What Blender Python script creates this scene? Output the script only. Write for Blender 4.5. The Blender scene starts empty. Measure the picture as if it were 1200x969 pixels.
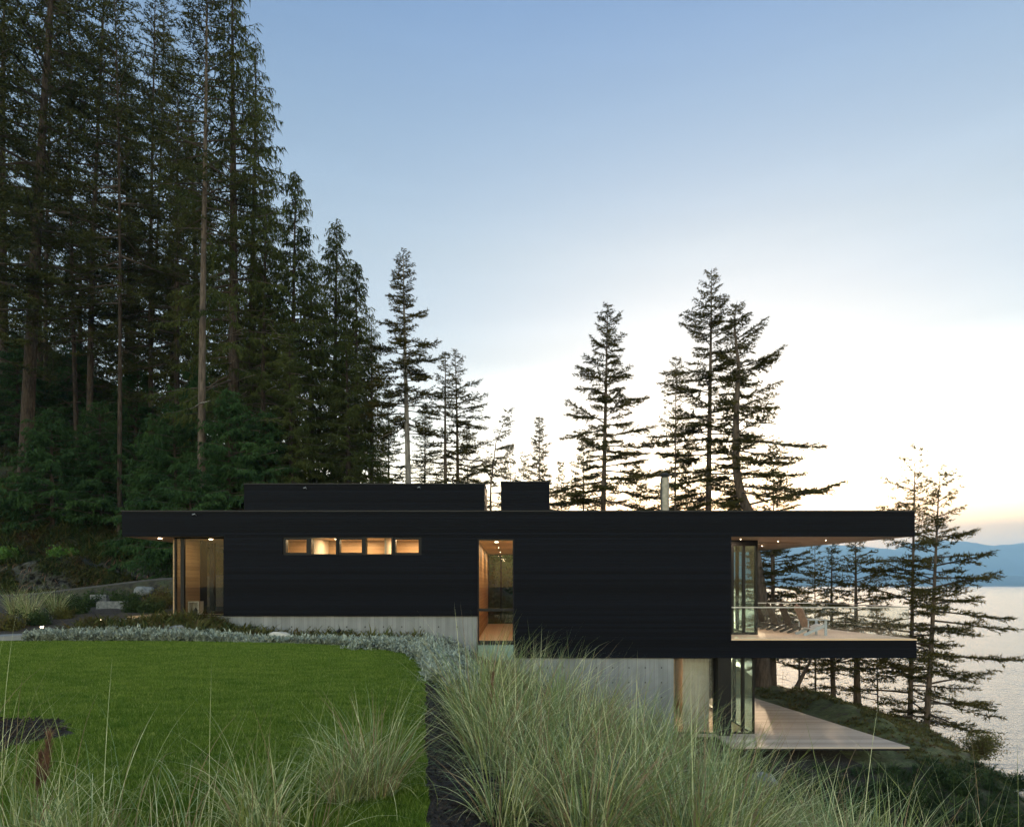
import bpy, math, random
import numpy as np
from mathutils import Vector
C = bpy.context
SC = C.scene
COL = SC.collection
F = 800.0                      # focal length in photo pixels (photo 1200 px wide); eye at the origin, looking along +Y

# ------------------------------------------------------------------ camera, world, sun, exposure
cam = bpy.data.cameras.new('camera'); co = bpy.data.objects.new('camera', cam); COL.objects.link(co)
cam.sensor_width = 36.0; cam.lens = 36.0*F/1200.0; cam.shift_x = 0.0; cam.shift_y = 200.5/1200.0
cam.clip_start = 0.1; cam.clip_end = 60000
co.location = (0, 0, 0); co.rotation_euler = (math.radians(90), 0, 0)
SC.camera = co

SUN_EL, SUN_AZ = math.radians(4.6), math.radians(17.0)     # azimuth clockwise from +Y
wd = bpy.data.worlds.new('World'); SC.world = wd; wd.use_nodes = True
wn, wl = wd.node_tree.nodes, wd.node_tree.links
wn.clear()
wout = wn.new('ShaderNodeOutputWorld'); wbg = wn.new('ShaderNodeBackground')
sky = wn.new('ShaderNodeTexSky'); sky.sky_type = 'NISHITA'; sky.sun_disc = False
sky.sun_elevation = SUN_EL; sky.sun_rotation = SUN_AZ
sky.altitude = 50; sky.air_density = 1.0; sky.dust_density = 1.2; sky.ozone_density = 3.0
wbg.inputs['Strength'].default_value = 0.15
wl.new(wbg.outputs[0], wout.inputs['Surface'])
# thin high cirrus, part of the sky itself
tc = wn.new('ShaderNodeTexCoord'); mp = wn.new('ShaderNodeMapping'); mp.inputs['Scale'].default_value = (1.2, 1.2, 9.0)
mp.inputs['Rotation'].default_value = (0.10, -0.16, 0)
nz = wn.new('ShaderNodeTexNoise'); nz.inputs['Scale'].default_value = 2.6; nz.inputs['Detail'].default_value = 7; nz.inputs['Roughness'].default_value = 0.55
mr = wn.new('ShaderNodeMapRange'); mr.inputs[1].default_value = 0.46; mr.inputs[2].default_value = 0.78; mr.inputs[3].default_value = 1.0; mr.inputs[4].default_value = 1.05
wl.new(tc.outputs['Generated'], mp.inputs['Vector']); wl.new(mp.outputs[0], nz.inputs['Vector']); wl.new(nz.outputs['Fac'], mr.inputs[0])
gam = wn.new('ShaderNodeGamma'); gam.inputs['Gamma'].default_value = 0.62
hsv = wn.new('ShaderNodeHueSaturation'); hsv.inputs['Saturation'].default_value = 0.8
mul = wn.new('ShaderNodeVectorMath'); mul.operation = 'SCALE'
wl.new(sky.outputs[0], gam.inputs[0]); wl.new(gam.outputs[0], hsv.inputs['Color'])
wl.new(hsv.outputs[0], mul.inputs[0]); wl.new(mr.outputs[0], mul.inputs['Scale']); 
# colour by height above the horizon (blue overhead, cream at the horizon) and an added boost overhead and behind that lifts the foreground light
sx = wn.new('ShaderNodeSeparateXYZ'); nrmv = wn.new('ShaderNodeVectorMath'); nrmv.operation = 'NORMALIZE'
wl.new(tc.outputs['Generated'], nrmv.inputs[0]); wl.new(nrmv.outputs[0], sx.inputs[0])
er = wn.new('ShaderNodeValToRGB'); el_ = er.color_ramp.elements
SKY_STOPS = [(0.0, (0.80, 0.62, 0.42)), (0.07, (0.86, 0.58, 0.30)), (0.105, (2.5, 1.75, 1.05)), (0.15, (3.7, 3.1, 2.3)), (0.21, (1.7, 1.5, 1.22)), (0.31, (0.98, 0.90, 0.80)), (0.37, (0.93, 0.87, 0.80)), (0.434, (0.88, 0.84, 0.78)), (0.556, (0.68, 0.725, 0.775)), (0.645, (0.53, 0.625, 0.77)), (0.75, (0.56, 0.62, 0.72))]
while len(el_) < len(SKY_STOPS): el_.new(0.5)
for i_, (p_, c_) in enumerate(SKY_STOPS): el_[i_].position = p_; el_[i_].color = (c_[0]/4, c_[1]/4, c_[2]/4, 1)
wl.new(sx.outputs['Z'], er.inputs[0])
t1 = wn.new('ShaderNodeVectorMath'); t1.operation = 'MULTIPLY'; wl.new(mul.outputs[0], t1.inputs[0]); wl.new(er.outputs[0], t1.inputs[1])
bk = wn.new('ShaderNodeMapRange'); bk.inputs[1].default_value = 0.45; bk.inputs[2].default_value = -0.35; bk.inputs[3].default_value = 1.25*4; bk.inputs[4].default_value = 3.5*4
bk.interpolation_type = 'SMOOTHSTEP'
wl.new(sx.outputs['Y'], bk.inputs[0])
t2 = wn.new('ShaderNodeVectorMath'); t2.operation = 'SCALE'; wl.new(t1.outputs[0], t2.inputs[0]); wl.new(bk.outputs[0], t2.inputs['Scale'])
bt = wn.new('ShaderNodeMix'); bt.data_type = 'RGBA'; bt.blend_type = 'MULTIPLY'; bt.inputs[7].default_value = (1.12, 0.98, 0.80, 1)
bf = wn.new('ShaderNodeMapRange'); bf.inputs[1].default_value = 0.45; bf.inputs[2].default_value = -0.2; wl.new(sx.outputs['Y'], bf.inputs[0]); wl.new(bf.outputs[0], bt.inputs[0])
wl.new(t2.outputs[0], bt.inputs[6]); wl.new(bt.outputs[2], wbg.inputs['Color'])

sl = bpy.data.lights.new('sun', 'SUN'); sl.energy = 1.6; sl.angle = math.radians(0.5); sl.color = (1.0, 0.72, 0.45)
so = bpy.data.objects.new('sun', sl); COL.objects.link(so)
sd = Vector((math.sin(SUN_AZ)*math.cos(SUN_EL), math.cos(SUN_AZ)*math.cos(SUN_EL), math.sin(SUN_EL)))
so.rotation_euler = sd.to_track_quat('Z', 'Y').to_euler(); so.location = (20, 60, 30)
SC.view_settings.view_transform = 'Standard'; SC.view_settings.look = 'None'
SC.view_settings.gamma = 1.0; SC.view_settings.use_curve_mapping = False
SC.view_settings.exposure = 1.7
try:
    SC.cycles.max_bounces = 8; SC.cycles.transparent_max_bounces = 24; SC.cycles.volume_bounces = 1
    SC.cycles.sample_clamp_indirect = 4.0; SC.cycles.caustics_reflective = False; SC.cycles.caustics_refractive = False
except Exception: pass

# ------------------------------------------------------------------ helpers
def X(px, D): return (px-600.0)/F*D
def Z(py, D): return (685.0-py)/F*D
def P(px, py, D): return np.array([X(px, D), D, Z(py, D)])
def sstep(a, b, x):
    t = np.clip((np.asarray(x, float)-a)/(b-a), 0, 1); return t*t*(3-2*t)

def tag(o, label=None, cat=None, group=None, kind=None):
    if label: o['label'] = label
    if cat: o['category'] = cat
    if group: o['group'] = group
    if kind: o['kind'] = kind
    return o
def thing(name, label, cat, loc=(0, 0, 0), group=None, rz=0.0):
    o = bpy.data.objects.new(name, None); COL.objects.link(o); o.empty_display_size = 0.2
    o.location = loc; o.rotation_euler = (0, 0, rz)
    return tag(o, label, cat, group)
def wloc(o):
    v = Vector(o.location)
    while o.parent: o = o.parent; v = v+Vector(o.location)
    return v

class MB:
    """collects polygons (numpy chunks); each chunk: verts (n,3), faces (m,k), material slot"""
    def __init__(s): s.v = []; s.f = []; s.n = 0
    def add(s, v, f, m=0):
        v = np.asarray(v, float).reshape(-1, 3); f = np.asarray(f, np.int64)
        s.v.append(v); s.f.append((f+s.n, m)); s.n += len(v)
    def box(s, x0, x1, y0, y1, z0, z1, m=0):
        v = [(x0,y0,z0),(x1,y0,z0),(x1,y1,z0),(x0,y1,z0),(x0,y0,z1),(x1,y0,z1),(x1,y1,z1),(x0,y1,z1)]
        s.add(v, [(0,3,2,1),(4,5,6,7),(0,1,5,4),(1,2,6,5),(2,3,7,6),(3,0,4,7)], m)
    def obox(s, c, ax, ay, az, m=0):
        """oriented box: centre and three half-axis vectors"""
        c = np.array(c, float); ax, ay, az = map(lambda a: np.array(a, float), (ax, ay, az))
        v = [c+i*ax+j*ay+k*az for k in (-1, 1) for (i, j) in ((-1,-1),(1,-1),(1,1),(-1,1))]
        s.add(v, [(0,3,2,1),(4,5,6,7),(0,1,5,4),(1,2,6,5),(2,3,7,6),(3,0,4,7)], m)
    def prism(s, pts, z0, z1, m=0):
        n = len(pts)
        a = [(p[0], p[1], z0) for p in pts]; b = [(p[0], p[1], z1) for p in pts]
        s.add(a+b, [[i, (i+1) % n, n+(i+1) % n, n+i] for i in range(n)], m)
        s.add(b, [list(range(n))], m); s.add(a, [list(range(n))[::-1]], m)
    def tube(s, pts, rad, sides=8, m=0, cap=True):
        pts = np.asarray(pts, float); rad = np.asarray(rad, float)*np.ones(len(pts))
        n = len(pts); tg = np.gradient(pts, axis=0); tg /= np.linalg.norm(tg, axis=1)[:, None]+1e-9
        ref = np.array([1.0, 0, 0]) if abs(tg[0][0]) < 0.8 else np.array([0, 1.0, 0])
        a = np.cross(tg, ref); a /= np.linalg.norm(a, axis=1)[:, None]; b = np.cross(tg, a)
        th = np.arange(sides)/sides*2*math.pi
        v = pts[:, None, :]+rad[:, None, None]*(np.cos(th)[None, :, None]*a[:, None, :]+np.sin(th)[None, :, None]*b[:, None, :])
        v = v.reshape(-1, 3)
        i = np.arange(n-1)[:, None]*sides; j = np.arange(sides)[None, :]; j2 = (j+1) % sides
        f = np.stack([i+j, i+j2, i+sides+j2, i+sides+j], -1).reshape(-1, 4)
        s.add(v, f, m)
        if cap: s.add(v[:sides], [list(range(sides))], m); s.add(v[-sides:], [list(range(sides))[::-1]], m)
    def arrays(s, off):
        V = np.concatenate(s.v)-np.array(off, float)[None, :]
        starts = []; loops = []; mats = []; pos = 0
        for f, m in s.f:
            k = f.shape[1]; loops.append(f.ravel()); starts.append(pos+np.arange(len(f))*k); pos += f.size
            mats.append(np.full(len(f), m, np.int32))
        return V, np.concatenate(loops), np.concatenate(starts), np.concatenate(mats)
    def build(s, name, mats, parent=None, smooth=False, origin=None):
        if not isinstance(mats, (list, tuple)): mats = [mats]
        off = np.array(wloc(parent)) if parent else (np.array(origin, float) if origin is not None else np.zeros(3))
        V, L, S, Mi = s.arrays(off)
        me = bpy.data.meshes.new(name)
        me.vertices.add(len(V)); me.vertices.foreach_set('co', V.astype(np.float32).ravel())
        me.loops.add(len(L)); me.loops.foreach_set('vertex_index', L.astype(np.int32))
        me.polygons.add(len(S)); me.polygons.foreach_set('loop_start', S.astype(np.int32))
        me.polygons.foreach_set('material_index', Mi)
        me.polygons.foreach_set('use_smooth', np.full(len(S), bool(smooth)))
        for m in mats: me.materials.append(m)
        me.update(calc_edges=True)
        o = bpy.data.objects.new(name, me); COL.objects.link(o)
        if parent: o.parent = parent
        elif origin is not None: o.location = origin
        return o

def ribbons(mb, base, az, L, th0, bend, w, nseg=3, m=0, twist=0.0, taper=1.0, rng=None):
    """curved tapering blades, vectorised. th0 = start elevation, bend = how far it turns down along its length"""
    base = np.asarray(base, float); n = len(base)
    one = np.ones(n); az, L, th0, bend, w = az*one, L*one, th0*one, bend*one, w*one
    d = np.stack([np.cos(az), np.sin(az)], 1)
    tw = (rng.uniform(-1, 1, n) if rng is not None else np.zeros(n))*twist
    side = np.stack([-np.sin(az+tw), np.cos(az+tw), np.zeros(n)], 1)
    p = base.copy(); rows = []
    for i in range(nseg+1):
        s = i/nseg
        ww = w*(max(0.0, 1-s**1.6*taper)*0.92+0.08*(1-s)+0.02)*0.5
        rows.append(p-side*ww[:, None]); rows.append(p+side*ww[:, None])
        th = th0-bend*(s+0.5/nseg)**1.3
        st = L/nseg
        p = p+np.concatenate([d*(np.cos(th)*st)[:, None], (np.sin(th)*st)[:, None]], 1)
    V = np.stack(rows, 1).reshape(-1, 3); k = 2*(nseg+1)
    f = np.array([[2*i, 2*i+1, 2*i+3, 2*i+2] for i in range(nseg)])
    mb.add(V, (np.arange(n)[:, None, None]*k+f[None]).reshape(-1, 4), m)

def unit(v): return v/(np.linalg.norm(v, axis=-1, keepdims=True)+1e-9)

def spikes(mb, pos, dirs, L, w, m=0, rng=None):
    """single pointed triangles (needle tufts / leaves)"""
    n = len(pos); dirs = unit(dirs)
    r = unit(rng.normal(size=(n, 3))); side = unit(np.cross(dirs, r))
    L = L*np.ones(n); w = w*np.ones(n)
    a = pos-side*(w/2)[:, None]; b = pos+side*(w/2)[:, None]; c = pos+dirs*L[:, None]
    mb.add(np.stack([a, b, c], 1).reshape(-1, 3), np.arange(3*n).reshape(-1, 3), m)

def leaves(mb, pos, dirs, L, w, m=0, rng=None):
    """diamond leaf quads"""
    n = len(pos); dirs = unit(dirs); r = unit(rng.normal(size=(n, 3))); side = unit(np.cross(dirs, r))
    L = L*np.ones(n); w = w*np.ones(n)
    mid = pos+dirs*(L*0.5)[:, None]
    V = np.stack([pos, mid+side*(w/2)[:, None], pos+dirs*L[:, None], mid-side*(w/2)[:, None]], 1).reshape(-1, 3)
    mb.add(V, np.arange(4*n).reshape(-1, 4), m)

# ------------------------------------------------------------------ materials
def newmat(name):
    m = bpy.data.materials.new(name); m.use_nodes = True; nt = m.node_tree; nt.nodes.clear()
    out = nt.nodes.new('ShaderNodeOutputMaterial'); return m, nt, out
def ramp(nt, stops):
    r = nt.nodes.new('ShaderNodeValToRGB'); e = r.color_ramp.elements
    while len(e) < len(stops): e.new(0.5)
    for i, (p, c) in enumerate(stops): e[i].position = p; e[i].color = (*c, 1)
    return r
def mat(name, c1, c2=None, rough=0.6, scale=(1, 1, 1), nscale=3.0, detail=5, bump=0.0, bscale=None, bdist=0.02, metal=0.0, spec=0.5, lo=0.35, hi=0.65, transl=0.0, c3=None):
    m, nt, out = newmat(name); N, K = nt.nodes, nt.links
    b = N.new('ShaderNodeBsdfPrincipled'); b.inputs['Roughness'].default_value = rough; b.inputs['Metallic'].default_value = metal
    b.inputs['Specular IOR Level'].default_value = spec
    g = N.new('ShaderNodeNewGeometry'); mp = N.new('ShaderNodeMapping'); mp.inputs['Scale'].default_value = scale
    K.new(g.outputs['Position'], mp.inputs['Vector'])
    if c2 is not None:
        n = N.new('ShaderNodeTexNoise'); n.inputs['Scale'].default_value = nscale; n.inputs['Detail'].default_value = detail
        n.inputs['Roughness'].default_value = 0.6
        K.new(mp.outputs[0], n.inputs['Vector'])
        st = [(lo, c1), (hi, c2)] if c3 is None else [(lo, c1), ((lo+hi)/2, c2), (hi, c3)]
        r = ramp(nt, st); K.new(n.outputs['Fac'], r.inputs[0]); K.new(r.outputs[0], b.inputs['Base Color']); csrc = r.outputs[0]
    else:
        b.inputs['Base Color'].default_value = (*c1, 1); csrc = None
    if bump:
        n2 = N.new('ShaderNodeTexNoise'); n2.inputs['Scale'].default_value = bscale or nscale*4; n2.inputs['Detail'].default_value = 6
        K.new(mp.outputs[0], n2.inputs['Vector'])
        bp = N.new('ShaderNodeBump'); bp.inputs['Strength'].default_value = bump; bp.inputs['Distance'].default_value = bdist
        K.new(n2.outputs['Fac'], bp.inputs['Height']); K.new(bp.outputs[0], b.inputs['Normal'])
    if transl:
        t = N.new('ShaderNodeBsdfTranslucent'); mx = N.new('ShaderNodeMixShader'); mx.inputs[0].default_value = transl
        if csrc: K.new(csrc, t.inputs['Color'])
        else: t.inputs['Color'].default_value = (*c1, 1)
        K.new(b.outputs[0], mx.inputs[1]); K.new(t.outputs[0], mx.inputs[2]); K.new(mx.outputs[0], out.inputs['Surface'])
    else: K.new(b.outputs[0], out.inputs['Surface'])
    return m

def boards(name, c1, c2, axis='Z', width=0.14, rough=0.5, groove=0.6, gw=0.06, grain=(1, 1, 1), spec=0.5, gcol=0.35, nscale=4.0, seed=0.0, bdist=0.01, joint=0.0):
    """planks: width along `axis`, per-plank tone, grain noise and a groove between planks"""
    m, nt, out = newmat(name); N, K = nt.nodes, nt.links
    b = N.new('ShaderNodeBsdfPrincipled'); b.inputs['Roughness'].default_value = rough; b.inputs['Specular IOR Level'].default_value = spec
    g = N.new('ShaderNodeNewGeometry'); sp = N.new('ShaderNodeSeparateXYZ'); K.new(g.outputs['Position'], sp.inputs[0])
    d = N.new('ShaderNodeMath'); d.operation = 'DIVIDE'; d.inputs[1].default_value = width; K.new(sp.outputs[axis], d.inputs[0])
    fl = N.new('ShaderNodeMath'); fl.operation = 'FLOOR'; K.new(d.outputs[0], fl.inputs[0])
    fr = N.new('ShaderNodeMath'); fr.operation = 'FRACT'; K.new(d.outputs[0], fr.inputs[0])
    wn_ = N.new('ShaderNodeTexWhiteNoise'); wn_.noise_dimensions = '1D'
    ad = N.new('ShaderNodeMath'); ad.operation = 'ADD'; ad.inputs[1].default_value = seed; K.new(fl.outputs[0], ad.inputs[0]); K.new(ad.outputs[0], wn_.inputs['W'])
    mp = N.new('ShaderNodeMapping'); mp.inputs['Scale'].default_value = grain; K.new(g.outputs['Position'], mp.inputs['Vector'])
    of = N.new('ShaderNodeVectorMath'); of.operation = 'ADD'; K.new(mp.outputs[0], of.inputs[0])
    sc = N.new('ShaderNodeVectorMath'); sc.operation = 'SCALE'; sc.inputs['Scale'].default_value = 40; K.new(wn_.outputs['Color'], sc.inputs[0]); K.new(sc.outputs[0], of.inputs[1])
    n = N.new('ShaderNodeTexNoise'); n.inputs['Scale'].default_value = nscale; n.inputs['Detail'].default_value = 6; K.new(of.outputs[0], n.inputs['Vector'])
    mx = N.new('ShaderNodeMath'); mx.operation = 'MULTIPLY_ADD'; mx.inputs[1].default_value = 0.55; K.new(wn_.outputs['Value'], mx.inputs[0])
    m2 = N.new('ShaderNodeMath'); m2.operation = 'MULTIPLY'; m2.inputs[1].default_value = 0.5; K.new(n.outputs['Fac'], m2.inputs[0]); K.new(m2.outputs[0], mx.inputs[2])
    r = ramp(nt, [(0.15, c1), (0.9, c2)]); K.new(mx.outputs[0], r.inputs[0])
    gr = N.new('ShaderNodeMath'); gr.operation = 'GREATER_THAN'; gr.inputs[1].default_value = gw; K.new(fr.outputs[0], gr.inputs[0])
    if joint:
        jm = N.new('ShaderNodeMath'); jm.operation = 'MULTIPLY_ADD'; jm.inputs[1].default_value = 1/joint; K.new(sp.outputs['X'], jm.inputs[0]); K.new(wn_.outputs['Value'], jm.inputs[2])
        jf = N.new('ShaderNodeMath'); jf.operation = 'FRACT'; K.new(jm.outputs[0], jf.inputs[0])
        jg = N.new('ShaderNodeMath'); jg.operation = 'GREATER_THAN'; jg.inputs[1].default_value = 0.012/joint; K.new(jf.outputs[0], jg.inputs[0])
        j2 = N.new('ShaderNodeMath'); j2.operation = 'MULTIPLY'; K.new(gr.outputs[0], j2.inputs[0]); K.new(jg.outputs[0], j2.inputs[1]); gr = j2
    mc = N.new('ShaderNodeMix'); mc.data_type = 'RGBA'; K.new(gr.outputs[0], mc.inputs[0])
    mc.inputs[6].default_value = (c1[0]*gcol, c1[1]*gcol, c1[2]*gcol, 1); K.new(r.outputs[0], mc.inputs[7]); K.new(mc.outputs[2], b.inputs['Base Color'])
    hb = N.new('ShaderNodeMath'); hb.operation = 'MULTIPLY_ADD'; hb.inputs[1].default_value = 0.25
    K.new(n.outputs['Fac'], hb.inputs[0]); K.new(gr.outputs[0], hb.inputs[2])
    bp = N.new('ShaderNodeBump'); bp.inputs['Strength'].default_value = groove; bp.inputs['Distance'].default_value = bdist
    K.new(hb.outputs[0], bp.inputs['Height']); K.new(bp.outputs[0], b.inputs['Normal'])
    K.new(b.outputs[0], out.inputs['Surface']); return m

def glass_mat(name, tint, refl=0.12, rough=0.01):
    m, nt, out = newmat(name); N, K = nt.nodes, nt.links
    t = N.new('ShaderNodeBsdfTransparent'); t.inputs[0].default_value = (*tint, 1)
    g = N.new('ShaderNodeBsdfGlossy'); g.inputs['Roughness'].default_value = rough; g.inputs[0].default_value = (1, 1, 1, 1)
    lw = N.new('ShaderNodeFresnel'); lw.inputs['IOR'].default_value = 1.5
    ml = N.new('ShaderNodeMath'); ml.operation = 'MULTIPLY'; ml.inputs[1].default_value = refl/0.04*0.5; ml.use_clamp = True
    K.new(lw.outputs[0], ml.inputs[0])
    mx = N.new('ShaderNodeMixShader'); K.new(ml.outputs[0], mx.inputs[0]); K.new(t.outputs[0], mx.inputs[1]); K.new(g.outputs[0], mx.inputs[2])
    K.new(mx.outputs[0], out.inputs['Surface']); return m
def emit(name, c, s):
    m, nt, out = newmat(name); e = nt.nodes.new('ShaderNodeEmission'); e.inputs[0].default_value = (*c, 1); e.inputs[1].default_value = s
    nt.links.new(e.outputs[0], out.inputs['Surface']); return m

M = {}
M['clad'] = boards('black_board', (0.0014, 0.0020, 0.0042), (0.0042, 0.0060, 0.0118), 'Z', 0.088, rough=0.5, groove=0.7, gw=0.10, grain=(0.5, 0.5, 14), spec=0.07, gcol=0.3, nscale=6, joint=3.6)
M['black'] = mat('black_metal', (0.007, 0.007, 0.008), rough=0.45, spec=0.18)
M['fascia_metal'] = mat('dark_flashing', (0.012, 0.012, 0.014), rough=0.5, spec=.3)
M['steel'] = mat('stainless_steel', (0.13, 0.128, 0.12), (0.22, 0.215, 0.20), rough=0.42, metal=1.0, nscale=6)
M['rail'] = mat('rail_metal', (0.30, 0.31, 0.33), rough=0.4, metal=0.8)
M['wood_soffit'] = boards('cedar_soffit', (0.52, 0.34, 0.21), (0.72, 0.52, 0.35), 'Y', 0.11, rough=0.45, groove=0.4, gw=0.05, grain=(0.6, 6, 6))
M['wood_wall'] = boards('cedar_wall', (0.32, 0.19, 0.09), (0.50, 0.33, 0.18), 'Z', 0.13, rough=0.5, groove=0.4, gw=0.05, grain=(1.5, 1.5, 12), nscale=3)
M['wood_floor'] = boards('oak_floor', (0.40, 0.24, 0.13), (0.56, 0.37, 0.22), 'X', 0.14, rough=0.35, groove=0.3, gw=0.03, grain=(8, 0.6, 8))
M['deck'] = boards('cedar_deck', (0.42, 0.31, 0.24), (0.62, 0.49, 0.39), 'Y', 0.14, rough=0.55, groove=0.7, gw=0.07, grain=(0.6, 8, 8), nscale=3)
M['terrace'] = boards('weathered_deck', (0.34, 0.26, 0.21), (0.54, 0.44, 0.37), 'Y', 0.15, rough=0.6, groove=0.8, gw=0.07, grain=(0.5, 8, 8), nscale=3, seed=9)
M['glass'] = glass_mat('window_glass', (0.93, 0.95, 0.94), 0.035)
M['teal_glass'] = glass_mat('tinted_glass', (0.66, 0.80, 0.78), 0.05)
M['rail_glass'] = glass_mat('railing_glass', (0.96, 0.975, 0.97), 0.015)
M['lamp'] = emit('lamp_warm', (1.0, 0.78, 0.5), 9.0)
M['white'] = mat('white_paint', (0.72, 0.71, 0.68), (0.78, 0.77, 0.74), rough=0.6)
M['cream'] = mat('cream_plaster', (0.5, 0.44, 0.36), (0.58, 0.52, 0.44), rough=0.8)
M['greenblock'] = mat('green_cast_glass', (0.16, 0.25, 0.21), (0.24, 0.33, 0.28), rough=0.25, nscale=5)
M['stone'] = mat('pale_stone', (0.08, 0.085, 0.09), (0.19, 0.20, 0.20), rough=0.85, nscale=8, bump=0.6, bdist=0.02)
M['beige'] = mat('beige_stone', (0.42, 0.38, 0.32), (0.55, 0.50, 0.43), rough=0.85, nscale=8, bump=0.4, bdist=0.02)
M['rock'] = mat('cliff_rock', (0.008, 0.008, 0.008), (0.070, 0.072, 0.068), rough=0.9, nscale=2.6, detail=10, bump=1.0, bscale=7, bdist=0.12, spec=.2, lo=.42, hi=.66, c3=(0.035, 0.045, 0.02))
M['mulch'] = mat('bark_mulch', (0.012, 0.009, 0.008), (0.055, 0.040, 0.032), rough=0.95, nscale=18, bump=1.0, bscale=40, bdist=0.04)
M['soil'] = mat('forest_floor', (0.014, 0.012, 0.008), (0.045, 0.040, 0.018), rough=0.95, nscale=1.1, detail=9, bump=1.0, bscale=4, bdist=0.2, c3=(0.03, 0.045, 0.014))
M['moss'] = mat('mossy_rock', (0.055, 0.045, 0.028), (0.07, 0.085, 0.025), rough=0.95, nscale=2.5, detail=9, bump=1.0, bscale=9, bdist=0.12, c3=(0.11, 0.115, 0.045))
M['turf'] = mat('turf', (0.030, 0.055, 0.010), (0.055, 0.09, 0.016), rough=0.9, scale=(0.35, 1.6, 1), nscale=2.2, detail=7, bump=0.6, bscale=30, bdist=0.02)
M['blade'] = mat('grass_blade', (0.075, 0.150, 0.014), (0.190, 0.265, 0.036), rough=0.7, spec=.15, scale=(0.42, 1.25, 1), nscale=3.4, detail=12, lo=.32, hi=.68, transl=0.35)
M['blade_pale'] = mat('pale_grass_blade', (0.18, 0.26, 0.05), (0.32, 0.37, 0.10), rough=0.7, spec=.15, nscale=3, transl=0.35)
M['blade_dark'] = mat('dark_grass_blade', (0.035, 0.075, 0.008), (0.07, 0.12, 0.014), rough=0.7, spec=.15, nscale=3, transl=0.35)
M['asphalt'] = mat('asphalt', (0.045, 0.045, 0.05), (0.075, 0.075, 0.08), rough=0.9, nscale=4, bump=0.3, bscale=60)
M['paving'] = mat('concrete_path', (0.15, 0.155, 0.16), (0.22, 0.225, 0.23), rough=0.85, nscale=3, bump=0.2, bscale=30)
M['bark'] = mat('bark', (0.05, 0.036, 0.027), (0.14, 0.105, 0.08), rough=0.95, scale=(5, 5, 0.8), nscale=2.2, detail=7, bump=1.0, bscale=4, bdist=0.06)
M['bark_dark'] = mat('dark_bark', (0.028, 0.021, 0.017), (0.085, 0.065, 0.052), rough=0.95, scale=(5, 5, 0.8), nscale=2.2, detail=7, bump=1.0, bscale=4, bdist=0.06, spec=.15)
M['bark_grey'] = mat('grey_bark', (0.11, 0.10, 0.09), (0.26, 0.24, 0.22), rough=0.95, scale=(5, 5, 0.8), nscale=2.2, detail=7, bump=1.0, bscale=4, bdist=0.05)
M['twig'] = mat('twig', (0.035, 0.026, 0.02), (0.08, 0.06, 0.045), rough=0.95, nscale=2)
M['needle_fir'] = mat('fir_needles', (0.026, 0.034, 0.010), (0.078, 0.082, 0.024), rough=0.8, spec=.12, nscale=0.7, detail=4, transl=0.30)
M['needle_shore'] = mat('backlit_fir_needles', (0.038, 0.038, 0.010), (0.105, 0.090, 0.026), rough=0.8, spec=.12, nscale=0.7, detail=4, transl=0.45)
M['needle_cedar'] = mat('cedar_sprays', (0.030, 0.043, 0.011), (0.082, 0.096, 0.026), rough=0.8, spec=.12, nscale=0.5, detail=4, transl=0.30)
M['needle_young'] = mat('young_cedar_sprays', (0.020, 0.048, 0.016), (0.050, 0.100, 0.030), rough=0.8, spec=.12, nscale=0.6, detail=4, transl=0.3)
M['silver'] = mat('silver_leaves', (0.17, 0.20, 0.15), (0.43, 0.46, 0.38), rough=0.9, nscale=7, spec=.2, transl=0.15)
M['fern'] = mat('fern_fronds', (0.07, 0.065, 0.022), (0.12, 0.12, 0.035), rough=0.8, spec=.15, nscale=1.6, transl=0.35, c3=(0.13, 0.085, 0.04))
M['brush'] = mat('underbrush', (0.018, 0.035, 0.010), (0.05, 0.075, 0.02), rough=0.7, nscale=0.5, detail=6, transl=0.25, c3=(0.085, 0.05, 0.022), spec=.15)
M['brush_dark'] = mat('dark_shrub_leaves', (0.016, 0.034, 0.012), (0.045, 0.07, 0.022), rough=0.75, nscale=2, transl=0.2, spec=.15)
M['reedA'] = mat('feather_grass_green', (0.115, 0.155, 0.040), (0.29, 0.325, 0.105), rough=0.55, nscale=7, transl=0.35)
M['reedB'] = mat('feather_grass_pale', (0.40, 0.44, 0.19), (0.74, 0.73, 0.44), rough=0.5, nscale=7, transl=0.35)
M['reedC'] = mat('feather_grass_blue', (0.13, 0.20, 0.08), (0.27, 0.36, 0.16), rough=0.5, nscale=7, transl=0.3)
M['straw'] = mat('dry_straw', (0.20, 0.13, 0.07), (0.35, 0.26, 0.15), rough=0.8, nscale=7, transl=0.3)
M['rust'] = mat('rust_plume', (0.12, 0.06, 0.04), (0.24, 0.13, 0.08), rough=0.8, nscale=7, transl=0.3)
M['limegreen'] = mat('lime_leaves', (0.05, 0.13, 0.012), (0.11, 0.22, 0.03), rough=0.6, nscale=3, transl=0.35)
M['chair_dark'] = mat('dark_brown_slats', (0.016, 0.011, 0.010), (0.034, 0.022, 0.018), rough=0.6, nscale=6)
M['chair_grey'] = mat('grey_slats', (0.05, 0.045, 0.045), (0.09, 0.085, 0.085), rough=0.6, nscale=6)
M['chair_tan'] = mat('tan_slats', (0.20, 0.13, 0.105), (0.29, 0.20, 0.16), rough=0.6, nscale=6)
M['chair_pale'] = mat('pale_blue_grey_slats', (0.28, 0.31, 0.35), (0.36, 0.39, 0.43), rough=0.6, nscale=6)

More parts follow.
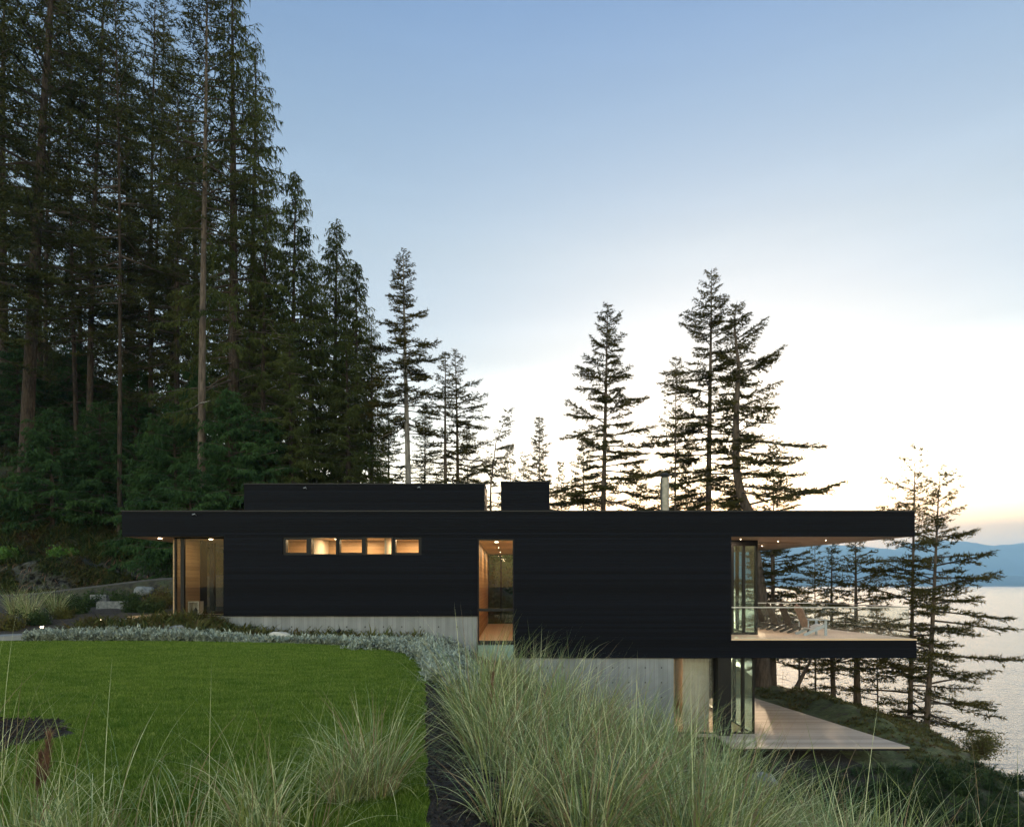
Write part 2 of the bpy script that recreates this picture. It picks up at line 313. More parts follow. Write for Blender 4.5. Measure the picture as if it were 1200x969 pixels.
def concrete_mat():
    m, nt, out = newmat('board_formed_concrete'); N, K = nt.nodes, nt.links
    b = N.new('ShaderNodeBsdfPrincipled'); b.inputs['Roughness'].default_value = 0.8
    g = N.new('ShaderNodeNewGeometry'); sp = N.new('ShaderNodeSeparateXYZ'); K.new(g.outputs['Position'], sp.inputs[0])
    mp = N.new('ShaderNodeMapping'); mp.inputs['Scale'].default_value = (7, 7, 0.5); K.new(g.outputs['Position'], mp.inputs[0])
    n1 = N.new('ShaderNodeTexNoise'); n1.inputs['Scale'].default_value = 1.0; n1.inputs['Detail'].default_value = 7; K.new(mp.outputs[0], n1.inputs['Vector'])
    n2 = N.new('ShaderNodeTexNoise'); n2.inputs['Scale'].default_value = 1.3; n2.inputs['Detail'].default_value = 6; K.new(g.outputs['Position'], n2.inputs['Vector'])
    d = N.new('ShaderNodeMath'); d.operation = 'DIVIDE'; d.inputs[1].default_value = 0.15; K.new(sp.outputs['X'], d.inputs[0])
    fl = N.new('ShaderNodeMath'); fl.operation = 'FLOOR'; K.new(d.outputs[0], fl.inputs[0])
    w = N.new('ShaderNodeTexWhiteNoise'); w.noise_dimensions = '1D'; K.new(fl.outputs[0], w.inputs['W'])
    fr = N.new('ShaderNodeMath'); fr.operation = 'FRACT'; K.new(d.outputs[0], fr.inputs[0])
    gr = N.new('ShaderNodeMath'); gr.operation = 'GREATER_THAN'; gr.inputs[1].default_value = 0.07; K.new(fr.outputs[0], gr.inputs[0])
    a = N.new('ShaderNodeMath'); a.operation = 'MULTIPLY_ADD'; a.inputs[1].default_value = 0.11; K.new(w.outputs['Value'], a.inputs[0])
    s = N.new('ShaderNodeMath'); s.operation = 'MULTIPLY_ADD'; s.inputs[1].default_value = 0.42; K.new(n1.outputs['Fac'], s.inputs[0])
    s2 = N.new('ShaderNodeMath'); s2.operation = 'MULTIPLY'; s2.inputs[1].default_value = 0.50; K.new(n2.outputs['Fac'], s2.inputs[0]); K.new(s2.outputs[0], s.inputs[2])
    K.new(s.outputs[0], a.inputs[2])
    r = ramp(nt, [(0.25, (0.11, 0.115, 0.12)), (0.5, (0.19, 0.20, 0.205)), (0.8, (0.29, 0.295, 0.30))]); K.new(a.outputs[0], r.inputs[0])
    mx = N.new('ShaderNodeMix'); mx.data_type = 'RGBA'; K.new(gr.outputs[0], mx.inputs[0]); mx.inputs[6].default_value = (0.13, 0.135, 0.14, 1)
    K.new(r.outputs[0], mx.inputs[7]); K.new(mx.outputs[2], b.inputs['Base Color'])
    bp = N.new('ShaderNodeBump'); bp.inputs['Strength'].default_value = 0.5; bp.inputs['Distance'].default_value = 0.012
    ad = N.new('ShaderNodeMath'); ad.operation = 'ADD'; K.new(gr.outputs[0], ad.inputs[0]); K.new(n1.outputs['Fac'], ad.inputs[1]); K.new(ad.outputs[0], bp.inputs['Height'])
    K.new(bp.outputs[0], b.inputs['Normal']); K.new(b.outputs[0], out.inputs['Surface']); return m
M['concrete'] = concrete_mat()

def water_mat():
    m, nt, out = newmat('sea_water'); N, K = nt.nodes, nt.links
    b = N.new('ShaderNodeBsdfPrincipled'); b.inputs['Base Color'].default_value = (0.03, 0.045, 0.055, 1)
    b.inputs['Roughness'].default_value = 0.16; b.inputs['IOR'].default_value = 1.6
    g = N.new('ShaderNodeNewGeometry'); mp = N.new('ShaderNodeMapping'); mp.inputs['Scale'].default_value = (0.3, 1.0, 1); K.new(g.outputs['Position'], mp.inputs[0])
    n1 = N.new('ShaderNodeTexNoise'); n1.inputs['Scale'].default_value = 0.42; n1.inputs['Detail'].default_value = 6; n1.inputs['Roughness'].default_value = 0.6; K.new(mp.outputs[0], n1.inputs['Vector'])
    bp = N.new('ShaderNodeBump'); bp.inputs['Strength'].default_value = 0.5; bp.inputs['Distance'].default_value = 0.6
    K.new(n1.outputs['Fac'], bp.inputs['Height']); K.new(bp.outputs[0], b.inputs['Normal']); K.new(b.outputs[0], out.inputs['Surface']); return m
M['water'] = water_mat()
M['mountain'] = mat('forested_mountain', (0.03, 0.045, 0.04), (0.07, 0.085, 0.07), rough=0.95, nscale=0.004, detail=8)

# ------------------------------------------------------------------ terrain
def vnoise(x, y, s, seed=0):
    """cheap smooth value noise"""
    x = np.asarray(x, float)/s+seed*17.13; y = np.asarray(y, float)/s+seed*7.77
    xi, yi = np.floor(x), np.floor(y); fx, fy = x-xi, y-yi
    h = lambda a, b: np.modf(np.abs(np.sin(a*127.1+b*311.7+seed*74.7)*43758.5453))[0]
    u, v = fx*fx*(3-2*fx), fy*fy*(3-2*fy)
    return (h(xi, yi)*(1-u)+h(xi+1, yi)*u)*(1-v)+(h(xi, yi+1)*(1-u)+h(xi+1, yi+1)*u)*v-0.5
def drive_z(x): return np.interp(x, [-60, -30, -24.3, -18, -5, 10], [-1.6, -0.8, -0.5, 0.25, 0.9, 0.2])
def shore(x): return np.interp(x, [-200, -60, -20, 0, 8, 13, 16, 18, 19.5], [200, 120, 90, 66, 55, 44, 38, 34, 20])
def lawn_edge(y): return np.interp(y, [-10, 4.5, 12.5, 14.2, 15.6, 16.8, 17.9, 18.7, 19.2], [0.7, -0.6, -1.62, -1.98, -2.45, -3.3, -4.6, -6.6, -9.5])
def land(x, y):
    x = np.asarray(x, float); y = np.asarray(y, float)
    d = np.maximum(0, x+0.131*np.clip(y, 0, 17)+0.2-0.0*y)
    k = 0.40+0.05*sstep(14, 22, y)
    z = -1.64-k*np.maximum(0, d-0.3)
    z = np.maximum(z, -5.35)
    z = np.where((y > 17), z-0.25*sstep(17, 21, y)*sstep(-9.5, -7, x), z)
    # left garden rising to the drive
    zl = np.interp(y, [19, 20, 23.5, 30, 34], [-1.64, -1.60, -1.12, -0.86, -0.6])
    wl_ = sstep(-8.6, -10.4, x)*sstep(18.8, 19.4, y)
    z = z*(1-wl_)+zl*wl_
    # drive and what lies behind
    zd = drive_z(x); wd_ = sstep(33, 34.3, y)*sstep(6, -4, x); z = z*(1-wd_)+(zd-0.02)*wd_
    up = 2.1*sstep(40.0, 41.0, y)*sstep(-10, -15, x)
    kk = np.interp(x, [-80, -45, -33, -23.6, -12, 2, 8], [1.05, .92, .62, .22, .10, .05, 0])
    yy = np.clip(y, 41, 64)-41; up = up+kk*yy*sstep(40.5, 43, y)
    up = up-kk*0.35*np.maximum(0, y-66)
    z = z+up
    # ground falling in front of the terrace
    wr = sstep(5.5, 8.5, x)
    z = z-wr*0.27*np.clip(21.3-y, 0, 16)*1.0-0.22*np.clip(x-12.5, 0, 8)*sstep(24, 20, y)
    # mound of the bluff beside the terrace
    z = z+0.55*np.exp(-((x-14.2)/1.3)**2)*sstep(24, 28, y)*sstep(38, 33, y)
    z = z-0.16*np.clip(x-14.5, 0, 6)*sstep(20, 24, y)
    # house footprint is dug out
    fp = sstep(0.5, 2.0, x)*sstep(13.6, 12.4, x)*sstep(22.8, 23.3, y)*sstep(34.5, 33.5, y)
    z = z*(1-fp)+(-5.5)*fp
    tf = sstep(7.2, 7.6, x)*sstep(0.2, -0.4, x-(12.6-0.17*(y-21.5)))*sstep(21.7, 22.0, y)*sstep(31.2, 30.6, y)
    z = z*(1-tf)+np.minimum(z, -5.45)*tf
    # shore
    s = np.maximum((x-np.interp(y, [18, 23, 27, 30], [14.6, 15.6, 17.2, 18.3]))*1.0, (y-shore(x))*0.8)
    z = z-1.15*np.maximum(0, s)
    z = np.maximum(z, -19)
    return z
def ground(x, y):
    x = np.asarray(x, float); y = np.asarray(y, float)
    z = land(x, y)
    a = np.where((x > lawn_edge(y)+1.0) | (y > 21), 1.0, 0.0)*np.where((y > 33.8) & (y < 39.8) & (x < 0), 0.0, 1.0)
    fp = (x > -13) & (x < 13) & (y > 22.5) & (y < 34)
    a = np.where(fp, 0, a)
    big = np.where(y > 40.5, 1.0, 0.25)*np.where((x > 12.5) & (y > 20), 2.4, 1.0)
    return z+a*(vnoise(x, y, 1.3, 1)*0.25+vnoise(x, y, 0.5, 2)*0.10+vnoise(x, y, 4.5, 3)*0.9*big*0.6)*np.where(y > 40.5, 2.0, 0.7)

def axis_pts(lo, a, b, hi, step):
    mid = np.arange(a, b+1e-6, step); left = a-np.geomspace(step, a-lo, 16)[::-1]; right = b+np.geomspace(step, hi-b, 16)
    return np.concatenate([left, mid, right])
gx = axis_pts(-4000, -75, 24, 60, 0.4); gy = axis_pts(-400, -4, 84, 5000, 0.4)
GX, GY = np.meshgrid(gx, gy); GZ = ground(GX, GY)
mb = MB(); nx, ny = len(gx), len(gy)
V = np.stack([GX, GY, GZ], -1).reshape(-1, 3)
I, J = np.meshgrid(np.arange(nx-1), np.arange(ny-1)); I, J = I.ravel(), J.ravel()
Fc = np.stack([J*nx+I, J*nx+I+1, (J+1)*nx+I+1, (J+1)*nx+I], 1)
cx = (gx[I]+gx[I+1])/2; cy = (gy[J]+gy[J+1])/2
mi = np.zeros(len(Fc), int)                                       # 0 soil
mi[(cx > 11) & (cy > 21)] = 1                                      # moss
mi[(cy < 33) & (cx < 11)] = 2                                      # mulch beds
mi[(cy > 39.6) & (cy < 41.4) & (cx < -9)] = 3                      # rock cut
mb.add(V, Fc[mi == 0], 0)
for k in (1, 2, 3): mb.f.append((Fc[mi == k], k))
o = mb.build('ground', [M['soil'], M['moss'], M['mulch'], M['rock']], smooth=True); tag(o, kind='structure')

# lawn: flat sheet with rounded far corner + blades
ly = np.linspace(-6, 19.2, 60); le = lawn_edge(ly)
mb = MB(); V = []; 
for y, xe in zip(ly, le): V += [(-40, y, -1.6), (xe, y, -1.6)]
mb.add(V, [[2*i, 2*i+1, 2*i+3, 2*i+2] for i in range(len(ly)-1)])
o = mb.build('lawn', M['turf']); tag(o, kind='structure')
rg = np.random.default_rng(5)
N = 1500000
yy = 3.6+(19.25-3.6)*rg.random(N)**1.15; xx = -(rg.random(N))*(yy*0.78+0.6)
keep = (xx < lawn_edge(yy)+.05*vnoise(yy, yy*0, .5, 3)+.05*vnoise(yy, yy*0, .13, 4)+.03)
dm = np.hypot(xx+5.8, yy-7.0); keep &= dm > 1.05+0.12*np.sin(np.arctan2(yy-7.0, xx+5.8)*7)
keep &= rg.random(N) < np.clip(1.35-yy*0.035, 0.35, 1)
xx, yy = xx[keep], yy[keep]; n = len(xx)
mb = MB(); hmod = 1+0.35*vnoise(xx*0.5, yy*1.2, 0.4, 4)+0.7*vnoise(xx, yy, 0.10, 6)
pos = np.stack([xx, yy, np.full(n, -1.602)], 1); dr = np.stack([rg.normal(0, .45, n), rg.normal(0, .45, n), np.ones(n)], 1)
LL = np.clip(0.036*hmod*rg.uniform(.5, 1.5, n), 0.01, 0.09); km = rg.choice(3, n, p=[.74, .10, .16])
for k_ in range(3):
    q_ = km == k_; spikes(mb, pos[q_], dr[q_], LL[q_]*(1, 1.15, 1)[k_], (0.0042+0.00035*yy[q_])*(1, 1.2, 1.2)[k_], k_, rg)
o = mb.build('lawn_grass', [M['blade'], M['blade_pale'], M['blade_dark']]); tag(o, 'short mown green grass covering the lawn', 'grass', kind='stuff')
# mulch circle in the lawn
mb = MB(); th = np.linspace(0, 2*math.pi, 49)[:-1]
r = 1.10+0.10*np.sin(th*7)+0.05*np.sin(th*13); ring = np.stack([-5.8+r*np.cos(th), 7.0+r*np.sin(th), np.full(48, -1.596)], 1)
mb.add(ring, [list(range(48))])
n = 5000; rr = 1.05*np.sqrt(rg.random(n)); t = rg.random(n)*6.283
leaves(mb, np.stack([-5.8+rr*np.cos(t), 7.0+rr*np.sin(t), np.full(n, -1.585)+rg.random(n)*0.03], 1), rg.normal(size=(n, 3))*[1, 1, .3], 0.05, 0.02, 0, rg)
o = mb.build('mulch_circle', M['mulch']); tag(o, kind='structure')
# bark chips along the lawn edge bed
n = 26000; y = 4+15*rg.random(n); x = lawn_edge(y)+rg.random(n)*(1.2+0.25*y)
mb = MB(); leaves(mb, np.stack([x, y, ground(x, y)+0.005+rg.random(n)*0.03], 1), rg.normal(size=(n, 3))*[1, 1, .35], rg.uniform(.03, .09, n), 0.022, 0, rg)
o = mb.build('bark_chips', M['mulch']); tag(o, 'dark bark chips strewn over the planting bed beside the lawn', 'mulch', kind='stuff')

# path and drive
def strip(mb, pts, w, dz=0.03, m=0, zf=None, edge=0.08):
    pts = np.array(pts, float); n = len(pts); t = np.gradient(pts, axis=0); t /= np.linalg.norm(t, axis=1)[:, None]
    nn = np.stack([-t[:, 1], t[:, 0]], 1); a = pts+nn*w/2; b = pts-nn*w/2
    zz = zf(pts[:, 0], pts[:, 1])+dz
    V = np.concatenate([np.c_[a, zz], np.c_[b, zz], np.c_[a, zz-0.25], np.c_[b, zz-0.25]])
    f = []
    for i in range(n-1):
        f += [[i, n+i, n+i+1, i+1], [i, i+1, 2*n+i+1, 2*n+i], [n+i+1, n+i, 3*n+i, 3*n+i+1]]
    mb.add(V, f, m)
ppts = [(-30, 19.2), (-20, 19.55), (-16, 19.9), (-14, 20.4), (-12.9, 21.4), (-12.4, 22.8)]
ppts = [(np.interp(t, range(6), [p[0] for p in ppts]), np.interp(t, range(6), [p[1] for p in ppts])) for t in np.linspace(0, 5, 30)]
mb = MB(); strip(mb, ppts, 1.1, 0.05, 0, lambda x, y: np.interp(y, [19, 20, 23.5], [-1.62, -1.56, -1.08]))
o = mb.build('path', M['paving']); tag(o, kind='structure')
mb = MB(); xs = np.linspace(-60, -5, 70)
strip(mb, [(x, 37.0+0.3*math.sin(x*0.1)) for x in xs], 4.0, 0.08, 0, lambda x, y: drive_z(x))
o = mb.build('driveway', M['asphalt']); tag(o, kind='structure')

# sea and mountains
mb = MB(); mb.add([(-9000, -900, -14), (12000, -900, -14), (12000, 14000, -14), (-9000, 14000, -14)], [[0, 1, 2, 3]])
o = mb.build('sea_water', M['water']); tag(o, kind='structure')
def ridge(name, y0, depth, hf, seed, x0=-3000, x1=11000, nx=420, ny=26):
    xs = np.linspace(x0, x1, nx); vs = np.linspace(0, 1, ny)
    XX, VV = np.meshgrid(xs, vs)
    prof = np.sin(VV*math.pi*0.5)**0.8
    H = hf(XX/y0*F+600)*(1+.10*vnoise(XX, XX*0, 380, seed+7)+.05*vnoise(XX, XX*0, 130, seed+8))
    nz_ = vnoise(XX, VV*depth, 420, seed)*0.28+vnoise(XX, VV*depth, 160, seed+1)*0.14+vnoise(XX, VV*depth, 60, seed+2)*0.05
    ZZ = -14+(H+14)*np.clip(prof+nz_*np.sin(VV*math.pi)*0.8, 0, 1.1)+vnoise(XX, VV*depth, 90, seed+5)*18*prof
    YY = y0+VV*depth; YY = np.where(VV > 0.999, y0+depth, YY)
    # back face
    mb = MB(); Vx = np.stack([XX, YY, ZZ], -1).reshape(-1, 3)
    back = np.stack([xs, np.full(nx, y0+depth*1.9), np.full(nx, -15.0)], 1); Vx = np.concatenate([Vx, back])
    I, J = np.meshgrid(np.arange(nx-1), np.arange(ny)); I, J = I.ravel(), J.ravel()
    mb.add(Vx, np.stack([J*nx+I, J*nx+I+1, (J+1)*nx+I+1, (J+1)*nx+I], 1))
    o = mb.build(name, M['mountain'], smooth=True); tag(o, kind='structure')
def far_ridge(px):
    y = np.interp(px, [300, 560, 700, 800, 880, 960, 1040, 1100, 1130, 1165, 1200, 1240, 1400, 1700], [668, 655, 648, 640, 641, 637, 640, 643, 636, 632.5, 637, 640, 630, 640])
    return (685-y)/F*9000*1.12
def near_ridge(px):
    y = np.interp(px, [300, 700, 850, 960, 1060, 1120, 1200, 1400, 1700], [684, 680, 676, 674, 676, 679, 675, 672, 676])
    return (685-y)/F*6000*1.08
ridge('mountain_far', 9000, 1100, far_ridge, 3)
ridge('mountain_near', 6000, 500, near_ridge, 9, x0=-1500, x1=7500, nx=300)

# ------------------------------------------------------------------ house
YF = 23.0
house = thing('modern_house', 'long low black board clad house with cantilevered roof and deck on concrete base', 'house', (0, 24, -5.2))
ZS = 1.62      # soffit / wall top
mb = MB()
for (x0, x1, z0, z1) in [(-9.72, -7.73, -1.06, ZS), (-7.73, -3.05, -1.06, 1.0), (-3.05, -1.15, -1.06, ZS), (0.06, 7.39, -2.47, ZS)]:
    mb.box(x0, x1, YF, YF+0.3, z0, z1)
mb.box(-7.73, -3.05, YF, YF+0.3, 1.605, ZS); mb.box(-1.15, 0.06, YF, YF+0.3, 1.55, ZS)
mb.build('wall', M['clad'], house)
roof_poly = [(-13.14, YF), (13.57, YF), (11.75, 34.0), (-13.14, 34.0)]
mb = MB(); mb.prism(roof_poly, 1.66, 2.46); mb.box(-13.14, 13.55, YF, YF+.045, 1.621, 1.659); roof = mb.build('roof', M['clad'], house)
mb = MB(); mb.prism([(-13.17, YF-.03), (13.60, YF-.03), (11.78, 34.03), (-13.17, 34.03)], 2.462, 2.50); mb.build('coping', M['fascia_metal'], roof)
mb = MB(); mb.prism([(-13.10, YF+.05), (13.51, YF+.05), (11.70, 33.95), (-13.10, 33.95)], ZS, 1.658); mb.build('soffit', M['wood_soffit'], roof)
# roof boxes
for (x0, x1, y0, y1, zt) in [(X(286, 24.2), X(568, 24.2), 24.2, 26.6, Z(567.5, 24.2)), (X(587, 24.2), X(644, 24.2), 24.2, 26.2, Z(565, 24.2))]:
    mb = MB(); mb.box(x0, x1, y0, y1, 2.502, zt); rb = mb.build('roof_box', M['clad'], house)
    mb = MB(); mb.box(x0-.02, x1+.02, y0-.02, y1+.02, zt+.002, zt+.035); mb.build('coping', M['fascia_metal'], rb)
# flue
mb = MB(); fx, fy = X(779, 26.5), 26.5
mb.tube([(fx, fy, 2.502), (fx, fy, Z(560, 26.5))], 0.165, 24); fl = mb.build('chimney_flue', M['steel'], house, smooth=False)
mb = MB(); mb.tube([(fx, fy, Z(560, 26.5)+.002), (fx, fy, Z(558.4, 26.5))], 0.13, 20); mb.tube([(fx, fy, Z(558.4, 26.5)), (fx, fy, Z(556, 26.5)), (fx, fy, Z(554.5, 26.5))], [0.205, 0.195, 0.09], 24)
mb.build('cap', M['black'], fl)
# concrete base
mb = MB(); mb.box(-10.25, -1.17, YF+.06, YF+.4, -3.2, -1.062); mb.box(-1.17, 5.46, YF+.06, YF+.4, -6.0, -2.472)
mb.box(5.42, 5.46, YF+.4, 33.5, -5.6, -2.5)
fw = mb.build('foundation_wall', M['concrete'], house)
spots_ = [(-9.3+i*0.62, z) for i in range(13) for z in (-1.42, -1.95)]+[(1.2+i*0.55, z) for i in range(8) for z in (-2.8, -3.3, -3.8)]
for x, z in spots_:                                                   # form tie holes, dark plugs a hair proud of the concrete
    mb = MB(); mb.tube([(x, YF+.052, z), (x, YF+.07, z)], 0.022, 10); mb.build('tie_hole', M['black'], fw)
# green block and slab under tall window
mb = MB(); mb.box(-1.13, 0.05, YF-.28, YF+.05, -2.50, -2.02); mb.build('light_well_glass', M['greenblock'], house)
mb = MB(); mb.box(-1.15, 0.06, YF, YF+.3, -2.02, -1.93); mb.build('window_sill', M['black'], house)

# decks and floors (parts)
dk = [(7.39, YF+.02), (13.50, YF+.02), (12.85, 28.8), (8.95, 28.8), (8.95, 33.6), (7.39, 33.6)]
mb = MB(); mb.prism(dk, -1.87, -1.81); deckp = mb.build('deck_floor', M['deck'], house)
mb = MB(); mb.prism([(7.391, YF), (13.63, YF), (12.95, 28.9), (7.391, 28.9)], -2.47, -1.872); mb.build('deck_fascia', M['clad'], house)
mb = MB(); mb.prism([(7.391, YF-.012), (13.64, YF-.012), (13.64, YF+.015), (7.391, YF+.015)], -1.87, -1.815); mb.build('deck_nosing', M['wood_soffit'], house)
# columns
mb = MB(); mb.box(X(842, YF), X(857.5, YF), YF+.03, YF+.42, -5.5, -2.473); mb.build('column', M['black'], house)

# ---- windows
def frame_rect(mb, x0, x1, z0, z1, y0, y1, t):
    mb.box(x0, x0+t, y0, y1, z0, z1); mb.box(x1-t, x1, y0, y1, z0, z1)
    mb.box(x0+t, x1-t, y0, y1, z0, z0+t); mb.box(x0+t, x1-t, y0, y1, z1-t, z1)
# five strip windows
wx = [(335, 359), (364.5, 393.5), (398, 424), (428.5, 458.5), (463.5, 490.5)]
xs_ = [-7.73]+[(X(wx[i][1], YF)+X(wx[i+1][0], YF))/2 for i in range(4)]+[-3.05]
for i, (a, b) in enumerate(wx):
    big = i in (1, 3); y0 = YF-.02 if big else YF+.04
    x0, x1 = X(a, y0), X(b, y0); zt, zb = (Z(630, y0), Z(649, y0)) if big else (Z(632, y0), Z(647.3, y0))
    mb = MB(); L_, R_ = xs_[i]+.001, xs_[i+1]-.001; y1 = YF+.28
    mb.box(L_, x0, y0, y1, 1.002, 1.603); mb.box(x1, R_, y0, y1, 1.002, 1.603)
    mb.box(x0, x1, y0, y1, 1.002, zb); mb.box(x0, x1, y0, y1, zt, 1.603)
    w = mb.build('window', M['black'], house)
    mb = MB(); mb.box(x0, x1, y0+.05, y0+.06, zb, zt); mb.build('pane', M['glass'], w)
# tall window
mb = MB(); frame_rect(mb, -1.148, 0.058, -1.925, 1.548, YF+.02, YF+.16, 0.035); zm = Z(714.5, YF)
mb.box(-1.113, 0.023, YF+.03, YF+.12, zm-.045, zm+.045)
w = mb.build('window', M['black'], house); w['label'] = 'tall narrow window running down to the lower floor level'
mb = MB(); mb.box(-1.113, 0.023, YF+.07, YF+.08, -1.89, zm-.045); mb.build('pane', M['glass'], w)
mb = MB(); mb.box(-1.113, 0.023, YF+.07, YF+.08, zm+.045, 1.513); mb.build('pane', M['glass'], w)
# corridor seen through it
YB = 33.6
mb = MB(); mb.box(-1.45, -1.17, YF+.41, YB, -1.9, ZS-.002); mb.box(0.09, 0.35, YF+.31, YB, -1.9, ZS-.002)
iw = mb.build('interior_wall', M['wood_wall'], house); iw['label'] = 'warm wood walls of the hall behind the tall window'
mb = MB(); mb.box(-1.17, 0.09, YF+.31, YB, -2.0, -1.90); mb.build('interior_floor', M['wood_floor'], house)
mb = MB(); mb.box(-1.17, 0.09, YF+.31, YB, 1.50, 1.56); mb.build('interior_ceiling', M['wood_soffit'], house)
mb = MB(); frame_rect(mb, -1.168, 0.088, -1.9, 1.5, YB-.1, YB, .05); mb.box(-.58, -.50, YB-.1, YB, -1.85, 1.45); wb = mb.build('window', M['black'], house)
mb = MB(); mb.box(-1.118, .038, YB-.06, YB-.05, -1.85, 1.45); mb.build('pane', M['glass'], wb)
# back and end walls
mb = MB(); mb.box(-11.5, -1.46, 33.6, 33.9, -1.3, ZS-.002); mb.box(0.36, 7.3, 33.6, 33.9, -5.5, ZS-.002); mb.box(-1.46, .36, 33.601, 33.9, -5.5, -2.0); mb.build('rear_wall', M['clad'], house)
# entry glazing at the left
mb = MB()
y0 = 23.35
frame_rect(mb, -11.55, -9.73, -1.06, ZS-.002, y0, y0+.12, 0.045)
xm = X(213.5, y0); mb.box(xm-.06, xm+.06, y0, y0+.12, -1.015, ZS-.05)
w = mb.build('window', M['black'], house); w['label'] = 'tall entry glazing under the left end of the roof'
mb = MB(); mb.box(-11.50, xm-.06, y0+.05, y0+.06, -1.015, 1.57); mb.build('pane', M['glass'], w)
mb = MB(); mb.box(xm+.06, -9.775, y0+.05, y0+.06, -1.015, 1.57); mb.build('pane', M['glass'], w)
mb = MB(); mb.box(-11.66, -11.52, y0+.13, 25.2, -1.06, ZS-.002); mb.build('interior_wall', M['wood_wall'], house)
mb = MB(); mb.box(-11.66, -11.50, 25.2, 25.75, -1.06, ZS-.002); mb.box(-11.66, -11.50, 26.35, 26.5, -1.06, ZS-.002); mb.box(-11.66, -11.50, 27.6, 33.6, -1.06, ZS-.002); dj = mb.build('side_wall', M['black'], house)
mb = MB(); mb.box(-11.59, -11.58, 25.75, 26.35, -1.06, 1.55); mb.box(-11.59, -11.58, 26.5, 27.6, -1.06, 1.55); mb.build('pane', M['glass'], dj)
mb = MB(); mb.box(-11.58, -9.72, 28.6, 28.8, -1.06, ZS-.002); mb.box(-9.72, -9.5, YF+.301, 28.8, -1.06, ZS-.002); o = mb.build('interior_wall', M['wood_wall'], house)
mb = MB(); mb.box(-13.0, -11.66, YF+.1, 27, -1.16, -1.06); o = mb.build('entry_deck', M['wood_floor'], house)
mb = MB(); mb.box(-11.66, -9.73, YF+.1, 33.6, -1.20, -1.061); mb.build('interior_floor', M['wood_floor'], house)
# room behind strip windows
mb = MB(); mb.box(-8.2, -2.6, 25.2, 25.4, -1.0, ZS-.002); mb.box(-8.4, -8.2, YF+.31, 25.4, -1, ZS-.002); mb.box(-2.6, -2.4, YF+.31, 25.4, -1, ZS-.002)
o = mb.build('interior_wall', M['wood_wall'], house)
mb = MB(); mb.box(-8.2, -2.6, YF+.301, 25.19, -1.06, -1.0); mb.build('interior_floor', M['wood_floor'], house)
for a_, b_ in ((-6.85, -6.76), (-4.35, -4.30)):
    mb = MB(); mb.box(a_, b_, YF+.31, 25.19, -1.0, ZS-.003); mb.build('partition', M['cream'], house)
# living room glass (upper right)
ZD = -1.81
def glass_wall(name, x0, x1, y, z0, z1, mull, glassm, t=0.05, label=None):
    mb = MB(); frame_rect(mb, x0, x1, z0, z1, y, y+.12, t)
    for xm, h in mull: mb.box(xm-h, xm+h, y+.001, y+.119, z0+t, z1-t)
    w = mb.build(name, M['black'], house)
    edges = [x0+t]+[e for xm, h in mull for e in (xm-h, xm+h)]+[x1-t]
    for a, b in zip(edges[::2], edges[1::2]):
        mb = MB(); mb.box(a, b, y+.05, y+.06, z0+t, z1-t); mb.build('pane', glassm, w)
    if label: w['label'] = label
    return w
glass_wall('window', 7.0, 8.93, 24.8, ZD, ZS-.12, [(X(858.5, 24.8), .05), (X(872, 24.8), .05)], M['teal_glass'], 0.09, 'floor to ceiling sliding glass door opening on the upper deck')
mb = MB(); mb.box(7.0, 8.93, 24.8, 24.92, ZS-.119, ZS-.002); mb.build('door_head', M['black'], house)
def side_glass(x, y0, y1, z0, z1, mulls, glassm):
    mb = MB(); t = .06; mb.box(x-.06, x+.06, y0, y1, z0, z0+t); mb.box(x-.06, x+.06, y0, y1, z1-t, z1)
    for ym in mulls: mb.box(x-.059, x+.059, ym-.04, ym+.04, z0+t, z1-t)
    w = mb.build('window', M['black'], house)
    e = [y0]+[k for ym in mulls for k in (ym-.04, ym+.04)]+[y1]
    for a, b in zip(e[::2], e[1::2]):
        mb = MB(); mb.box(x-.005, x+.005, a, b, z0+t, z1-t); mb.build('pane', glassm, w)
side_glass(8.87, 24.93, 33.6, ZD, ZS-.002, [26.9, 29.0, 31.1], M['glass'])
mb = MB(); mb.box(6.7, 6.9, 23.4, 33.6, ZD, ZS-.002); mb.build('interior_wall', M['cream'], house)
# lower floor
ZL = -5.1
glass_wall('window', 5.48, 6.96, 23.4, ZL, -2.474, [(X(838.5, 23.4), .05)], M['glass'], 0.05, 'lower floor glazing beside the concrete wall with pale interior')
glass_wall('window', 7.42, 8.32, 23.4, ZL, -2.474, [(X(871, 23.4), .05)], M['teal_glass'], 0.05, 'lower floor glazing beside the black column')
side_glass(8.26, 23.53, 31.0, ZL, -2.474, [25.4, 27.6], M['glass'])
mb = MB(); mb.box(5.49, 5.62, 23.6, 26.5, ZL, -2.5); mb.box(5.63, 6.2, 26.3, 26.5, ZL, -2.5); o = mb.build('interior_wall', M['wood_wall'], house)
mb = MB()                                                            # hanging pale curtain with folds
n = 40; xs2 = np.linspace(X(800, 23.8), X(831, 23.8), n); ys2 = 23.8+.03*np.sin(np.arange(n)*1.3)
V = np.concatenate([np.c_[xs2, ys2, np.full(n, ZL+.02)], np.c_[xs2, ys2, np.full(n, -2.52)], np.c_[xs2, ys2+.012, np.full(n, ZL+.02)], np.c_[xs2, ys2+.012, np.full(n, -2.52)]])
f = [[i, i+1, n+i+1, n+i] for i in range(n-1)]+[[2*n+i+1, 2*n+i, 3*n+i, 3*n+i+1] for i in range(n-1)]
mb.add(V, f); mb.build('curtain', M['cream'], house, smooth=True)
mb = MB(); mb.box(6.5, 6.9, 26.0, 33.5, ZL, -2.5); mb.build('interior_wall', M['cream'], house)
mb = MB(); mb.box(5.47, 8.32, 23.35, 33.5, ZL-.1, ZL-.001); mb.build('interior_floor', M['terrace'], house)
